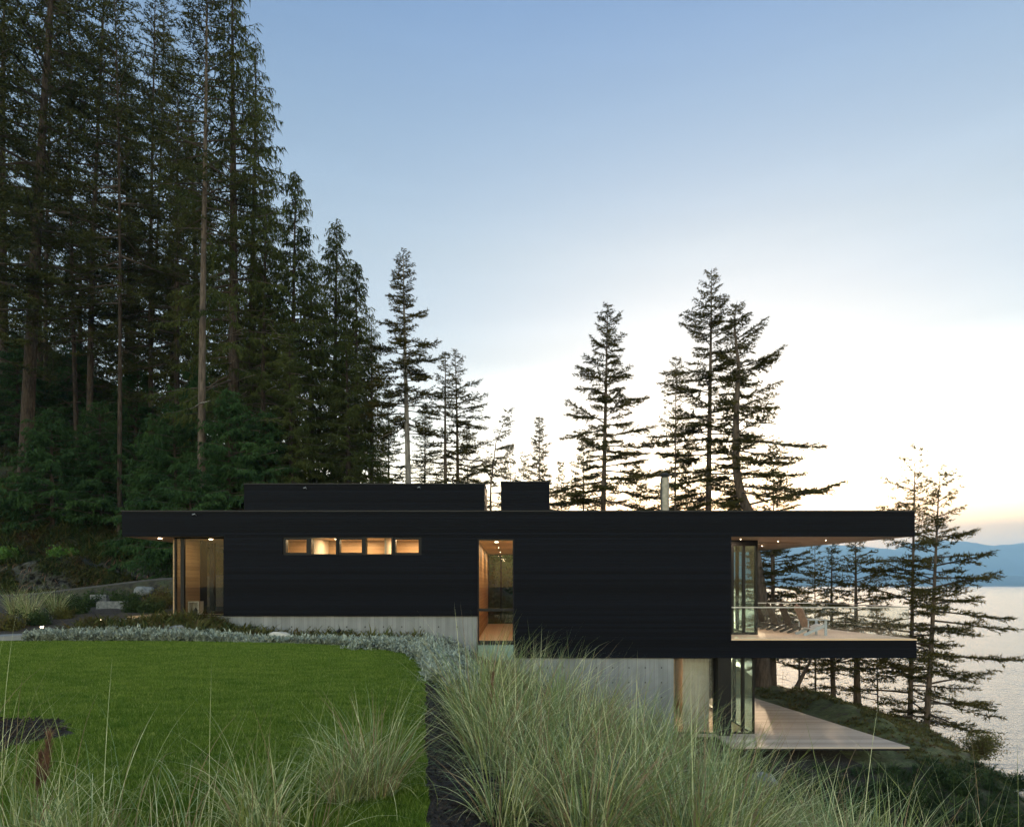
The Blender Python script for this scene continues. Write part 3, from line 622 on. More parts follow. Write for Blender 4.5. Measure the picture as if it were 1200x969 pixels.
mb = MB(); mb.prism([(5.47, YF+.45), (7.39, YF+.45), (7.39, 28.95), (12.9, 28.95), (8.9, 33.5), (5.47, 33.5)], -2.47, -2.3); mb.build('floor_slab', M['clad'], house)

# downlights: fitting disc + real lamp
def lamp(x, y, z, watts, color=(1.0, 0.66, 0.36), size=0.35, r=0.07, area=True):
    mb = MB(); mb.tube([(x, y, z-.004), (x, y, z-.016)], r, 16); mb.build('downlight', M['lamp'], house)
    if area:
        l = bpy.data.lights.new('downlight_lamp', 'AREA'); l.shape = 'DISK'; l.size = size; l.energy = watts; l.color = color
        lo = bpy.data.objects.new('downlight_lamp', l); COL.objects.link(lo); lo.location = (x, y, z-.03)
for (x, y, w) in [(-7.3, 24.3, 9), (-6.2, 24.2, 12), (-5.3, 24.5, 10), (-3.7, 24.3, 12), (-3.1, 24.6, 6)]: lamp(x, y, ZS, w)
for y, w in [(23.9, 14), (27.5, 12), (31.5, 10)]: lamp(-.54, y, 1.5, w, r=.055 if y < 24 else .01)
lamp(X(187.5, 23.8), 23.8, ZS, 2.0, r=.06); lamp(X(247, 24.2), 24.2, ZS, 2.2, r=.06); lamp(X(221.5, 26.5), 26.5, ZS, 2.2, r=.06)
for (x, y, w) in [(8.1, 24.2, 9), (9.9, 25.4, 12), (11.4, 24.8, 12), (8.0, 27.5, 16), (10.4, 28.4, 14)]: lamp(x, y, ZS, w, color=(1, .72, .48), r=.013)
lamp(6.1, 24.6, -2.5, 20, r=.05); lamp(7.9, 25.5, -2.5, 14, r=.05)
# slot vent in the soffit
mb = MB(); mb.box(9.3, 11.1, 26.2, 26.26, ZS-.012, ZS-.002); mb.build('soffit_vent', M['black'], house)
# small white spotlights on parapets
for (px, py, y) in [(357.5, 571.5, 24.2), (491, 571, 24.2), (227.5, 602.5, 22.97)]:
    p = P(px, py, y-.1); mb = MB(); mb.tube([p+[-.05, -.05, -.02], p+[.02, .01, .01]], [.016, .022], 12); mb.tube([p+[.02, 0, 0], p+[.03, .1, -.03]], .012, 6)
    mb.build('spotlight', M['rail'], house)

# glass railing
rail = thing('glass_railing', 'frameless clear glass balustrade with thin metal top rail around the upper deck', 'railing', (10.5, 23.1, -1.81))
ptsr = [(7.42, 23.06), (9.45, 23.06), (11.48, 23.06), (13.42, 23.06), (13.12, 25.9), (12.80, 28.70), (10.9, 28.70), (9.0, 28.70)]
for i, (a, b) in enumerate(zip(ptsr[:-1], ptsr[1:])):
    a, b = np.array(a), np.array(b); d = (b-a)/np.linalg.norm(b-a); nn = np.array([-d[1], d[0]]); c = (a+b)/2; h = np.linalg.norm(b-a)/2-.012
    mb = MB(); mb.obox((c[0], c[1], -1.81+.5), (*(d*h), 0), (*(nn*.007), 0), (0, 0, .495)); mb.build('glass_panel', M['rail_glass'], rail)
    mb = MB(); mb.obox((c[0], c[1], -0.765), (*(d*(h+.012)), 0), (*(nn*.022), 0), (0, 0, .018)); mb.build('top_rail', M['rail'], rail)
# terrace
tp = [(X(858, 21.5), 21.5), (12.52, 21.5), (10.95, 30.7), (8.35, 30.7), (8.35, 23.3), (X(858, 21.5), 23.3)]
mb = MB(); mb.prism(tp, ZL-.06, ZL+.0); mb.prism([(x, y+.03) for x, y in tp], ZL-.13, ZL-.062, 1)
o = mb.build('terrace', [M['terrace'], M['black']]); tag(o, kind='structure')

# ------------------------------------------------------------------ small things
def rock_mb(c, r, seed, rg=np.random.default_rng(1)):
    n, k = 22, 13; th = np.linspace(0, 2*math.pi, n, endpoint=False); ph = np.linspace(0.02, math.pi-.02, k)
    T, Pp = np.meshgrid(th, ph); d = np.stack([np.cos(T)*np.sin(Pp), np.sin(T)*np.sin(Pp), np.cos(Pp)], -1)
    q = np.stack([np.sin(d[..., 0]*3+seed)*np.cos(d[..., 1]*2.3+seed*2), np.sin(d[..., 1]*5+seed*3)*np.cos(d[..., 2]*4+seed)], -1).sum(-1)
    rr = 1+0.13*q+0.06*np.sin(d[..., 0]*9+seed)*np.sin(d[..., 1]*8+seed*5)+0.22*vnoise(d[..., 0]+d[..., 2]*.7, d[..., 1]-d[..., 2]*.6, .33, int(seed*10) % 97)
    v = d*rr[..., None]*np.array(r)+np.array(c); v = v.reshape(-1, 3)
    I, J = np.meshgrid(np.arange(n), np.arange(k-1)); I, J = I.ravel(), J.ravel(); I2 = (I+1) % n
    m = MB(); m.add(v, np.stack([J*n+I, (J+1)*n+I, (J+1)*n+I2, J*n+I2], 1)); return m
rocks = [
 (P(169, 693, 33.0), (.42, .32, .28), 'stone', 'pale grey boulder on the planting slope below the driveway, left of the entry'),
 (P(329, 747.5, 20.6), (.34, .28, .20), 'beige', 'rounded beige boulder between silver leaved plants and the concrete base'),
 (P(457, 757, 20.0), (.36, .25, .17), 'stone', 'low pale grey boulder in the silver plants near the end of the left concrete base'),
 (P(700, 897, 8.9), (.34, .26, .13), 'stone', 'flat pale grey stone half hidden in the feather grass below the concrete wall'),
 (P(893, 914, 9.4), (.20, .16, .10), 'stone', 'blue grey stone in the grass in front of the lower terrace'),
 (P(208, 738, 20.6), (.28, .2, .14), 'stone', 'small grey stone at the back of the silver plants, below the entry glazing'),
]
for c, r, m, lab in rocks:
    c = np.array(c); c[2] = max(c[2], float(ground(c[0], c[1]))+r[2]*0.2)
    o = rock_mb(c, r, c[0]*3.1).build('boulder', M[m], smooth=True, origin=tuple(c)); tag(o, lab, 'boulder', 'boulders in the garden beds')
# stone blocks by the path
for (px, py, D, w, lab) in [(133, 707, 27.5, .55, 'flat dark grey stone block among the low shrubs, nearest the entry'), (119, 699, 29.5, .35, 'flat grey stone block among the low shrubs, the smaller and farther one')]:
    c = P(px, py, D); mb = MB(); mb.box(c[0]-w, c[0]+w, c[1]-.25, c[1]+.25, c[2]-.4, c[2]+.09)
    o = mb.build('stone_block', M['stone'], origin=tuple(c)); tag(o, lab, 'stone block', 'stone blocks in the shrub bed')
# path lights
for (px, py, D, lab) in [(49, 735.5, 20.4, 'small lit path light at the left end of the path above the silver plants'), (117, 726.5, 22.1, 'small lit path light halfway up the path to the entry')]:
    c = P(px, py, D); g0 = float(land(c[0], c[1])); t = thing('path_light', lab, 'path light', (c[0], c[1], g0), 'path lights')
    mb = MB(); mb.tube([(c[0], c[1], g0-.05), (c[0], c[1], c[2])], .012, 8); mb.build('post', M['black'], t)
    mb = MB(); mb.tube([(c[0], c[1], c[2]), (c[0], c[1], c[2]+.05)], [.035, .04], 12); mb.build('bulb', M['lamp'], t)
    mb = MB(); mb.tube([(c[0], c[1], c[2]+.052), (c[0], c[1], c[2]+.075)], [.075, .02], 14); mb.build('cap', M['black'], t)
    l = bpy.data.lights.new('path_lamp', 'POINT'); l.energy = 1.2; l.color = (1, .6, .3); l.shadow_soft_size = .04
    lo = bpy.data.objects.new('path_lamp', l); COL.objects.link(lo); lo.location = (c[0], c[1]-.05, c[2]+.02)
c = P(396.5, 741, 22.0); t = thing('spike_light', 'small black spike light standing in front of the concrete base', 'garden light', (c[0], c[1], c[2]-.3))
mb = MB(); mb.tube([(c[0], c[1], c[2]-.35), (c[0], c[1], c[2])], .014, 8); mb.build('stake', M['black'], t)
mb = MB(); mb.tube([(c[0]-.03, c[1], c[2]+.0), (c[0]+.05, c[1]+.05, c[2]+.09)], [.05, .06], 12); mb.build('lamp_head', M['black'], t)
c = P(229.5, 716.5, 24.4); t = thing('side_table', 'small pale cube side table inside the entry glazing', 'side table', (c[0], c[1], -1.06))
mb = MB()
for (a, b, e, f_) in [(-.19, .19, .43, .47)]: mb.box(c[0]+a, c[0]+b, c[1]-.19, c[1]+.19, -1.06+e, -1.06+f_)
mb.build('top', M['beige'], t)
mb = MB(); mb.box(c[0]-.19, c[0]-.15, c[1]-.19, c[1]+.19, -1.06, -.632); mb.box(c[0]+.15, c[0]+.19, c[1]-.19, c[1]+.19, -1.06, -.632); mb.box(c[0]-.15, c[0]+.15, c[1]+.1, c[1]+.14, -1.06, -.632); mb.build('side_panels', M['beige'], t)
mb = MB(); mb.add([(c[0]-.1, c[1]-.15, -1.055), (c[0]+.14, c[1]-.15, -1.055), (c[0]+.14, c[1]+.05, -1.055), (c[0]-.1, c[1]+.05, -1.055), (c[0]+.02, c[1]-.05, -.8)], [[0, 1, 4], [1, 2, 4], [2, 3, 4], [3, 0, 4]]); 
mb.build('cone', M['chair_dark'], t)

# adirondack chairs: face +X
def adirondack(x, y, ms, mb_back, label, rz):
    t = thing('adirondack_chair', label, 'chair', (x, y, -1.81), 'adirondack chairs on the upper deck')
    def put(mbx, name, m):
        o = mbx.build(name, m); o.parent = t; return o
    a = math.radians(24); up = np.array([-math.sin(a), 0, math.cos(a)]); nrm = np.array([math.cos(a), 0, math.sin(a)])
    m_ = MB()
    for k in range(5):
        yy = (k-2)*.112; h = [.38, .43, .455, .43, .38][k]
        m_.obox(np.array([-.20, yy, .28])+up*h, nrm*.010, (0, .051, 0), up*h)
    put(m_, 'backrest', mb_back)
    m_ = MB(); b2 = math.radians(15); al = np.array([math.cos(b2), 0, math.sin(b2)]); nl = np.array([-math.sin(b2), 0, math.cos(b2)])
    for k in range(5): m_.obox(np.array([-.20, 0, .23])+al*(.06+k*.113), al*.052, (0, .27, 0), nl*.010)
    put(m_, 'seat', ms)
    for s in (-1, 1):
        m_ = MB(); m_.obox((.10, s*.33, .56), (.36, 0, 0), (0, .065, 0), (0, 0, .012)); put(m_, 'arm', ms)
        m_ = MB(); m_.obox((.36, s*.30, .272), (.045, 0, 0), (0, .014, 0), (0, 0, .272)); put(m_, 'leg', ms)
        m_ = MB(); c0 = np.array([-.02, s*.28, .20]); d = unit(np.array([.86, 0, .36])); nl2 = np.array([-d[2], 0, d[0]])
        m_.obox(c0, d*.47, (0, .013, 0), nl2*.05); put(m_, 'rear_leg', ms)
        m_ = MB(); m_.obox((-.30, s*.30, .42), (.018, 0, 0), (0, .013, 0), (0, 0, .13)); put(m_, 'arm_support', ms)
    t.rotation_euler = (0, 0, rz)
adirondack(X(951, 24.6), 24.6, M['chair_pale'], M['chair_tan'], 'adirondack chair with tan backrest and pale grey seat, nearest the glass railing', .12)
adirondack(X(931.5, 25.8), 25.8, M['chair_dark'], M['chair_dark'], 'dark brown adirondack chair next behind the pale one', .10)
adirondack(X(915, 27.0), 27.0, M['chair_dark'], M['chair_grey'], 'adirondack chair with greyish backrest, third from the railing', .10)
adirondack(X(899.5, 28.1), 28.1, M['chair_dark'], M['chair_dark'], 'dark brown adirondack chair closest to the glass door frame', .10)

# ------------------------------------------------------------------ trees
def conifer(seed, H, r0, cb, Lmax, kind='fir', dens=1.0, gap=0.40, path=None, one_side=None, tuft=1.0, dead=14, sparse=0.0, topw=0.0):
    """returns (trunk MB, crown MB) in local coordinates, base at origin. kind: fir (level limbs, up-turned), cedar (drooping sprays)"""
    rg = np.random.default_rng(seed); T = MB(); Cw = MB()
    nz_ = 26; t = np.linspace(0, 1, nz_)
    if path is None:
        a, b = rg.uniform(-1, 1, 2)*H*0.012
        pth = lambda s: np.stack([a*np.sin(s*3+seed), b*np.sin(s*2.3+seed*2), s*H], -1)
    else: pth = lambda s: np.stack([np.interp(s, path[0], path[1]), 0*s+0.02*np.sin(s*9), s*H], -1)
    rad = r0*((1-t)**0.85*0.94+0.02)*(1+0.25*np.exp(-t*H/0.8)); pts = pth(t)
    T.tube(pts, rad, 9)
    prof_fir = lambda u: (1-u)**0.78*(0.60+0.40*np.clip(u/0.18, 0, 1))+0.03
    prof_ced = lambda u: (1-u)**0.62*(0.75+0.25*np.clip(u/0.15, 0, 1))+0.02
    z = cb*H; az = rg.random()*6.28; zs = []
    while z < H*0.988:
        zs.append(z); z += 0.45*gap*(0.45+0.9*rg.random())*(1.0-0.45*z/H)*rg.choice([1, 1, 1, 1+3*sparse])
    for z in zs:
        u = min(.999, max(0.0, (z/H-cb)/(1-cb))); az += 2.4+rg.normal()*0.5
        L = Lmax*(prof_fir(u) if kind == 'fir' else prof_ced(u))*rg.choice([rg.uniform(.35, .7), rg.uniform(.75, 1.05), rg.uniform(.9, 1.22)])
        if rg.random() < sparse*0.5: continue
        if one_side is not None: L *= 1+one_side[1]*math.cos(az-one_side[0])
        L = max(L, 0.25)
        el = (math.radians(38)*u**1.5-math.radians(10)*(1-u)+rg.normal()*0.14) if kind == 'fir' else (math.radians(30)*u-math.radians(6)+rg.normal()*0.12)
        droop = (0.10 if kind == 'fir' else 0.26)*(1-0.6*u)
        c = pth(np.array([z/H]))[0]; d = np.array([math.cos(az), math.sin(az)]); sd_ = np.array([-d[1], d[0]])
        wob = rg.normal()*0.12
        def B(s):
            s = np.asarray(s); h = s*L*math.cos(el)
            up = s*L*math.sin(el)-droop*L*(s**1.7)+(0.10*L*np.clip(s-.6, 0, 1)**1.5*2 if kind == 'fir' else 0.06*L*np.clip(s-.7, 0, 1)*2)
            return np.stack([c[0]+d[0]*h+sd_[0]*wob*s*s*L, c[1]+d[1]*h+sd_[1]*wob*s*s*L, c[2]+up], -1)
        ss = np.linspace(0, 1, 6); Cw.tube(B(ss), (0.012+0.011*L)*(1-ss*0.85), 4, 0, cap=False)
        # side shoots
        s0 = 0.12+0.22*(1-u)*min(1, L/3.0); m = max(5, int(L*(1-s0)/0.085*dens))
        s = s0+(1-s0)*(np.arange(m)+rg.random(m))/m; P0 = B(s)
        ln = np.clip((0.42*L*(1.04-s)**0.8)*np.clip((s-s0)/.15+.3, 0, 1)+0.14, 0.12, 1.05)*rg.uniform(.5, 1.15, m)
        sg = np.where(np.arange(m) % 2 == 0, 1.0, -1.0); ang = rg.uniform(.55, 1.15, m)
        dv = np.stack([d[0]*np.cos(ang)+sd_[0]*sg*np.sin(ang), d[1]*np.cos(ang)+sd_[1]*sg*np.sin(ang), (rg.normal(0.03, .16, m) if kind == 'fir' else rg.normal(-.42, .25, m))], 1); dv = unit(dv)
        # tufts along shoots
        per = 0.026/dens/tuft; k = np.maximum(2, (ln/per).astype(int)); idx = np.repeat(np.arange(m), k)
        q = rg.random(len(idx)); 
        sag = (0.06 if kind == 'fir' else 0.40)
        pos = P0[idx]+dv[idx]*(q*ln[idx])[:, None]; pos[:, 2] -= sag*(q*ln[idx])**2*1.4
        pos += rg.normal(0, .018, pos.shape)
        if kind == 'fir':
            td = dv[idx]*0.8+rg.normal(0, .55, pos.shape)+[0, 0, .12]; tl = rg.uniform(.10, .22, len(idx))/tuft**.4; tw = rg.uniform(.036, .066, len(idx))/tuft**.8
        else:
            td = dv[idx]*0.35+rg.normal(0, .35, pos.shape)+[0, 0, -.75]; tl = rg.uniform(.12, .32, len(idx)); tw = rg.uniform(.035, .065, len(idx))
        spikes(Cw, pos, td, tl*(.8+.2/dens), tw, 1, rg)
    for i in range(dead):
        z = (0.25+0.9*rg.random()*0.75)*cb*H*1.3; 
        if z > H*0.7: continue
        a = rg.random()*6.28; L = rg.uniform(.3, 1.0)*Lmax*0.45; c = pth(np.array([z/H]))[0]
        s = np.linspace(0, 1, 5); dz = rg.normal(-.1, .2)
        p = c+np.stack([np.cos(a)*s*L, np.sin(a)*s*L, (dz*s-.15*s*s)*L], 1); T.tube(p, .018*(1-s*.8), 4, 0, cap=False)
    return T, Cw

def make_tree(name, label, group, loc, seed, bark='bark', needle='needle_shore', rz=0.0, scale=1.0, **kw):
    kw['Lmax'] *= 1.32; kw['dens'] = kw.get('dens', 1.0)*1.2; kw['gap'] = kw.get('gap', .40)*.86; kw['tuft'] = 1.25
    T, Cw = conifer(seed, **kw)
    t = thing(name, label, 'tree', tuple(loc), group, rz); t.scale = (scale,)*3
    a = T.build('trunk', M[bark], smooth=True); a.parent = t
    b = Cw.build('crown', [M['twig'], M[needle]]); b.parent = t
    return t
def copy_tree(src, label, loc, rz, scale):
    c = src.copy(); COL.objects.link(c); c['label'] = label; c.location = loc; c.rotation_euler = (0, 0, rz); c.scale = scale if isinstance(scale, tuple) else (scale,)*3
    for ch in src.children: d = ch.copy(); COL.objects.link(d); d.parent = c
    return c

def spot(px, D, ytop, zb=None):
    x = X(px, D); zb = float(ground(x, D))-0.15 if zb is None else zb
    return (x, D, zb), Z(ytop, D)-zb

GR = 'trees around the house on the shore side'
def shore_tree(px, D, ytop, lab, seed, halfw, cb, zb=None, **kw):
    loc, H = spot(px, D, ytop, zb); kw.setdefault('r0', 0.20)
    return make_tree(kw.pop('name', 'fir_tree'), lab, GR, loc, seed, H=H, cb=cb, Lmax=halfw/F*D, **kw)
shore_tree(476, 44, 290, 'fir with bare pale grey trunk rising behind the right half of the long roof box', 11, 42, .42, bark='bark_grey', r0=.26, dens=1.0, sparse=.15)
shore_tree(523, 47, 411, 'slim fir, left one of the close pair behind the end of the long roof box', 12, 34, .30, dens=.8, sparse=.25)
shore_tree(534, 48, 409, 'slim fir, right one of the close pair behind the end of the long roof box', 13, 40, .30, dens=.8, sparse=.3, one_side=(0, .35))
shore_tree(575, 46, 478, 'thin sparse crooked conifer seen in the gap between the two roof boxes', 14, 44, .2, dens=.8, sparse=.45, r0=.12, path=([0, .55, .8, 1], [0, 0, .35, 1.3]))
shore_tree(633, 50, 486, 'small conical fir above the short square roof box', 15, 30, .1, dens=1.0, r0=.13, sparse=.05)
shore_tree(684, 46, 505, 'small bushy fir low behind the roof just left of the spreading fir', 16, 42, .1, dens=.9, r0=.13, sparse=.1)
shore_tree(709, 42, 352, 'tall fir with long spreading limbs midway between square roof box and steel flue', 17, 72, .34, r0=.28, dens=.95, sparse=.25, gap=.46)
shore_tree(658, 52, 540, 'low young fir peeping over the roof right beside the square roof box', 18, 30, .05, dens=.9, r0=.08)
shore_tree(793, 40, 415, 'slim fir with thin trunk directly behind the steel flue', 19, 42, .30, r0=.13, dens=.75, sparse=.35)
shore_tree(832, 42, 314, 'tallest fir on the shore side, straight trunk to the right of the steel flue', 20, 70, .36, r0=.30, dens=.95, sparse=.2, gap=.42, one_side=(math.pi, .18))
loc, H = spot(894, 37, 352, -6.6)
k = 37/F; sy = lambda y: ((685-y)*k+6.6)/H
make_tree('fir_tree', 'tall fir with thick trunk bent like a bow, right of the tallest fir', GR, loc, 21, H=H, r0=.46, cb=.40, Lmax=68*k, dens=.95, sparse=.25, gap=.42, one_side=(0, .35),
          path=([0, sy(700), sy(598), sy(575), sy(540), sy(480), sy(430), sy(380), 1], [0, -2*k, -17*k, -28*k, -32*k, -31*k, -28*k, -34*k, -30*k]))
shore_tree(905, 40, 520, 'small bushy fir right of the bowed fir above the roof edge', 22, 50, .12, r0=.12, dens=.9, sparse=.1)
shore_tree(806, 46, 520, 'low fir filling the space between flue and tallest fir', 23, 38, .1, r0=.1, dens=.9, sparse=.1)
shore_tree(957, 42, 598, 'low fir just showing over the roof edge to the right', 24, 34, .2, r0=.12, dens=.8, sparse=.3)
loc, H = spot(1062, 33, 518); k = 33/F
make_tree('fir_tree', 'fir with slim straight trunk and ragged top at the right end of the roof', GR, loc, 25, H=H, r0=.19, cb=.34, Lmax=76*k, dens=.66, sparse=.4, one_side=(math.pi, .25), path=([0, 1], [0, 11*k]))
loc, H = spot(1082, 31, 546); k = 31/F
make_tree('fir_tree', 'broad fir standing free right of the roof in front of the sea', GR, loc, 26, H=H, r0=.17, cb=.20, Lmax=84*k, dens=.72, sparse=.3, gap=.36, one_side=(0, .12), path=([0, 1], [0, 20*k]))
shore_tree(1004, 35, 628, 'fir seen through the right side of the deck opening, bushy', 27, 56, .26, r0=.19, dens=.68, sparse=.15, gap=.34)
shore_tree(977, 37, 636, 'fir in the middle of the deck opening, left of the bushy one', 28, 42, .3, r0=.17, dens=.6, sparse=.2, gap=.36)
shore_tree(904, 38, 600, 'fir at the left of the deck opening beside the glass door frame', 29, 56, .28, r0=.2, dens=.68, sparse=.2, gap=.36)
shore_tree(1030, 40, 650, 'slender half bare fir behind the right end of the deck', 30, 40, .3, r0=.1, dens=.6, sparse=.5)
loc, H = spot(930, 36, 745); k = 36/F
make_tree('leaning_tree', 'short leaning dark trunk with few branches under the deck', GR, loc, 31, H=H, r0=.13, cb=.5, Lmax=26*k, dens=.5, sparse=.6, path=([0, 1], [0, 34*k]))
shore_tree(938, 39, 700, 'thin straight sapling under the deck beside the leaning trunk', 32, 30, .35, r0=.09, dens=.6, sparse=.4)

shore_tree(745, 47, 540, 'low bushy fir over the roof midway between spreading fir and flue', 33, 40, .1, r0=.1, dens=.9, sparse=.1)
shore_tree(612, 52, 530, 'low fir just left of the small conical one above the square roof box', 34, 32, .1, r0=.1, dens=.9, sparse=.2)
shore_tree(598, 50, 520, 'thin low fir in the gap between the two roof boxes, right of the crooked one', 35, 28, .1, r0=.09, dens=.8, sparse=.2)
shore_tree(548, 52, 500, 'low bushy fir above the right end of the long roof box', 36, 36, .1, r0=.1, dens=.9, sparse=.1)
# left forest
GF = 'conifers of the forest on the left slope'
protos = {}
def proto(key, **kw):
    T, Cw = conifer(**kw); needle = {'c': 'needle_cedar', 'f': 'needle_fir', 'y': 'needle_young'}[key[0]]
    a = T.build('trunk', M['bark' if key == 'f5' else 'bark_dark'], smooth=True); b = Cw.build('crown', [M['twig'], M[needle]])
    protos[key] = (a, b, kw['H'])
proto('c1', seed=101, H=26, r0=.34, cb=.22, Lmax=4.0, kind='cedar', dens=.66, gap=.36, dead=24)
proto('c2', seed=102, H=26, r0=.30, cb=.16, Lmax=3.4, kind='cedar', dens=.66, gap=.34, dead=20, sparse=.1)
proto('c3', seed=103, H=18, r0=.24, cb=.10, Lmax=3.4, kind='cedar', dens=.85, gap=.26, dead=10)
proto('c4', seed=104, H=18, r0=.22, cb=.12, Lmax=2.8, kind='cedar', dens=.85, gap=.26, dead=10)
proto('f1', seed=105, H=30, r0=.30, cb=.33, Lmax=5.6, kind='fir', dens=.75, gap=.44, dead=60, sparse=.25)
proto('f2', seed=106, H=30, r0=.15, cb=.40, Lmax=4.4, kind='fir', dens=.75, gap=.36, dead=60, sparse=.3)
proto('f4', seed=117, H=30, r0=.19, cb=.26, Lmax=5.0, kind='fir', dens=.75, gap=.40, dead=60, sparse=.3)
proto('f5', seed=127, H=36, r0=.26, cb=.52, Lmax=4.4, kind='fir', dens=.75, gap=.36, dead=50, sparse=.3)
proto('f3', seed=107, H=22, r0=.20, cb=.25, Lmax=3.8, kind='fir', dens=.85, gap=.26, dead=40, sparse=.1)
proto('y1', seed=108, H=9, r0=.12, cb=.04, Lmax=2.9, kind='cedar', dens=1.0, gap=.20, dead=0)
proto('y2', seed=109, H=6, r0=.09, cb=.03, Lmax=2.3, kind='cedar', dens=1.0, gap=.18, dead=0)
used = set()
def forest(key, px, D, ytop, label, rz, zb=None, wid=1.0, name=None, px_top=None):
    a, b, H0 = protos[key]; loc, H = spot(px, D, ytop, zb)
    name = name or {'c': 'cedar_tree', 'f': 'fir_tree', 'y': 'young_cedar'}[key[0]]
    t = thing(name, label, 'tree', loc, GF, rz); s = H/H0; w = s*wid if s < 1.3 else (0.5*s+.65)*wid
    t.scale = (w, w, s)
    if px_top is not None:
        t.rotation_euler = (0, math.atan2(X(px_top, D)-loc[0], H), 0)
    for ch in (a, b):
        if key not in used: ch.parent = t
        else: d = ch.copy(); COL.objects.link(d); d.parent = t
    used.add(key); return t
FT = [
 ('f1', 27, 48, -200, 'thickest fir, its reddish brown trunk leaning right at the far left of the forest', 0, None, 1.15, 'fir_tree', 78),
 ('f5', 247, 39, -90, 'tall fir whose long pale brown trunk stands above the left part of the roof', 1.0, None, 1.0, 'fir_tree', 232),
 ('c1', 272, 42, -40, 'tall cedar with drooping boughs just right of the long pale brown trunk', 2.0, None, 1.0),
 ('c2', 296, 45, 40, 'cedar forming the upper right shoulder of the forest against the sky', 0.6, None, .8),
 ('c4', 346, 44, 198, 'pointed narrow cedar in the stepped right outline, the taller left peak', 0, None, .9),
 ('c1', 312, 43, 215, 'dense cedar directly left of the taller pointed peak', 4.1, None, .8),
 ('c3', 392, 49, 257, 'pointed cedar forming the second stepped peak right of the tallest pointed one', 1.3, None, .95),
 ('c3', 366, 45, 300, 'dense drooping cedar between the two pointed peaks, lower than both', 3.2, None, 1.0),
 ('c4', 418, 48, 305, 'cedar with ragged top on the right shoulder of the second peak', 2.2, None, 1.0),
 ('c2', 436, 47, 372, 'lowest cedar at the right edge of the forest beside the bare trunked fir', 5.0, None, 1.1),
 ('c4', 405, 44, 390, 'dense dark cedar above the middle of the long roof box', 4.4, None, 1.3),
 ('c3', 340, 41, 390, 'broad cedar right above the left corner of the long roof box', 5.4, None, 1.1),
 ('f3', 455, 52, 455, 'low fir behind the pale bare trunk at the forest edge', 1.0, None, 1.0),
 ('f3', 498, 50, 470, 'low bushy fir between the bare trunked fir and the close pair', 2.0, None, 1.1),
 ('f4', 113, 50, -130, 'tall fir with dark straight trunk, right of the thick leaning one', 2.6, None, 1.0, 'fir_tree', 122),
 ('f2', 88, 54, -90, 'slim fir with straight trunk set back between the thick leaning and the dark one', 3.3, None, .9),
 ('f2', 141, 46, -70, 'fir with a pale trunk foot on the mossy slope, high crown', .4, None, .85, 'fir_tree', 128),
 ('f4', 186, 52, -50, 'fir with straight trunk in the middle of the forest, left of the long pale trunk', 5.1, None, .9, 'fir_tree', 178),
 ('f2', 170, 56, -20, 'slender fir set back in the middle of the forest beside a straight one', 4.4, None, .8, 'fir_tree', 190),
 ('f3', 209, 50, 60, 'shorter fir filling the space left of the long pale trunk', 3.9, None, .9),
 ('f4', -30, 44, -150, 'tall fir at the left picture edge with only its boughs showing', 1.7, None, 1.1),
 ('f2', 60, 58, -60, 'slim fir far back behind the thick leaning trunk', 2.3, None, 1.0),
 ('c1', 5, 60, -60, 'dark cedar far back at the left picture edge', 2.9, None, 1.1),
 ('c2', 150, 62, 60, 'cedar far back on the crest showing low between the straight trunks', 3.4, None, 1.0),
 ('c1', 225, 60, 130, 'cedar far back on the crest left of the long pale trunk', .9, None, 1.0),
 ('c3', 200, 56, 280, 'lower cedar on the crest in the middle of the forest', .2, None, 1.1),
 ('c3', 95, 58, 230, 'lower cedar on the crest behind the dark straight trunks at left', 2.8, None, 1.1),
 ('c4', 45, 62, 200, 'lower cedar on the crest behind the thick leaning trunk', 5.5, None, 1.3),
 ('c4', 300, 56, 300, 'lower cedar on the crest behind the tall drooping cedar', 1.9, None, 1.3),
 ('c4', 268, 52, 330, 'dense low cedar behind the foot of the tall drooping cedar', 3.6, None, 1.2),
 ('c4', 150, 60, 330, 'low dark cedar on the crest just right of the pale trunk foot', .7, None, 1.4),
 ('y2', 590, 39, 640, 'young cedar seen through the tall window beyond the house', 1, None, 1.3),
 ('y1', 574, 43, 630, 'young cedar filling the view through the left half of the tall window', 2, None, 1.3),
 ('y1', 118, 47, 470, 'young cedar on the mossy slope between the straight trunks at left', .5, None, 1.2),
 ('y2', 60, 46, 480, 'small young cedar on the slope right of the thick trunk foot', 1.5, None, 1.4),
 ('y1', 160, 52, 420, 'young cedar higher on the slope above the rock outcrop', 3.5, None, 1.2),
 ('y1', 20, 54, 390, 'young cedar high on the slope behind the thick leaning trunk', 2.1, None, 1.3),
 ('y1', 90, 56, 400, 'young cedar high on the slope between two straight trunks', 4.7, None, 1.3),
 ('y1', 205, 42, 470, 'bright green young cedar on the slope left of the long pale trunk', 0, None, 1.3),
 ('y1', 268, 39, 455, 'bright green young cedar right of the foot of the long pale trunk', 2, None, 1.2),
 ('y2', 223, 37, 548, 'small bright young cedar just above the left part of the roof', 1, None, 1.4),
 ('y2', 176, 41, 540, 'small young cedar by the rock outcrop above the left roof end', 3, None, 1.2),
 ('y1', 310, 40, 480, 'bright green young cedar behind the left corner of the long roof box', 4, None, 1.3),
 ('y1', 232, 46, 420, 'young cedar crossing behind the long pale trunk halfway up', 5, None, 1.2),
 ('y2', 250, 41, 520, 'small young cedar hugging the foot of the long pale trunk', 2.5, None, 1.4),
]
for r_ in FT: forest(*r_)

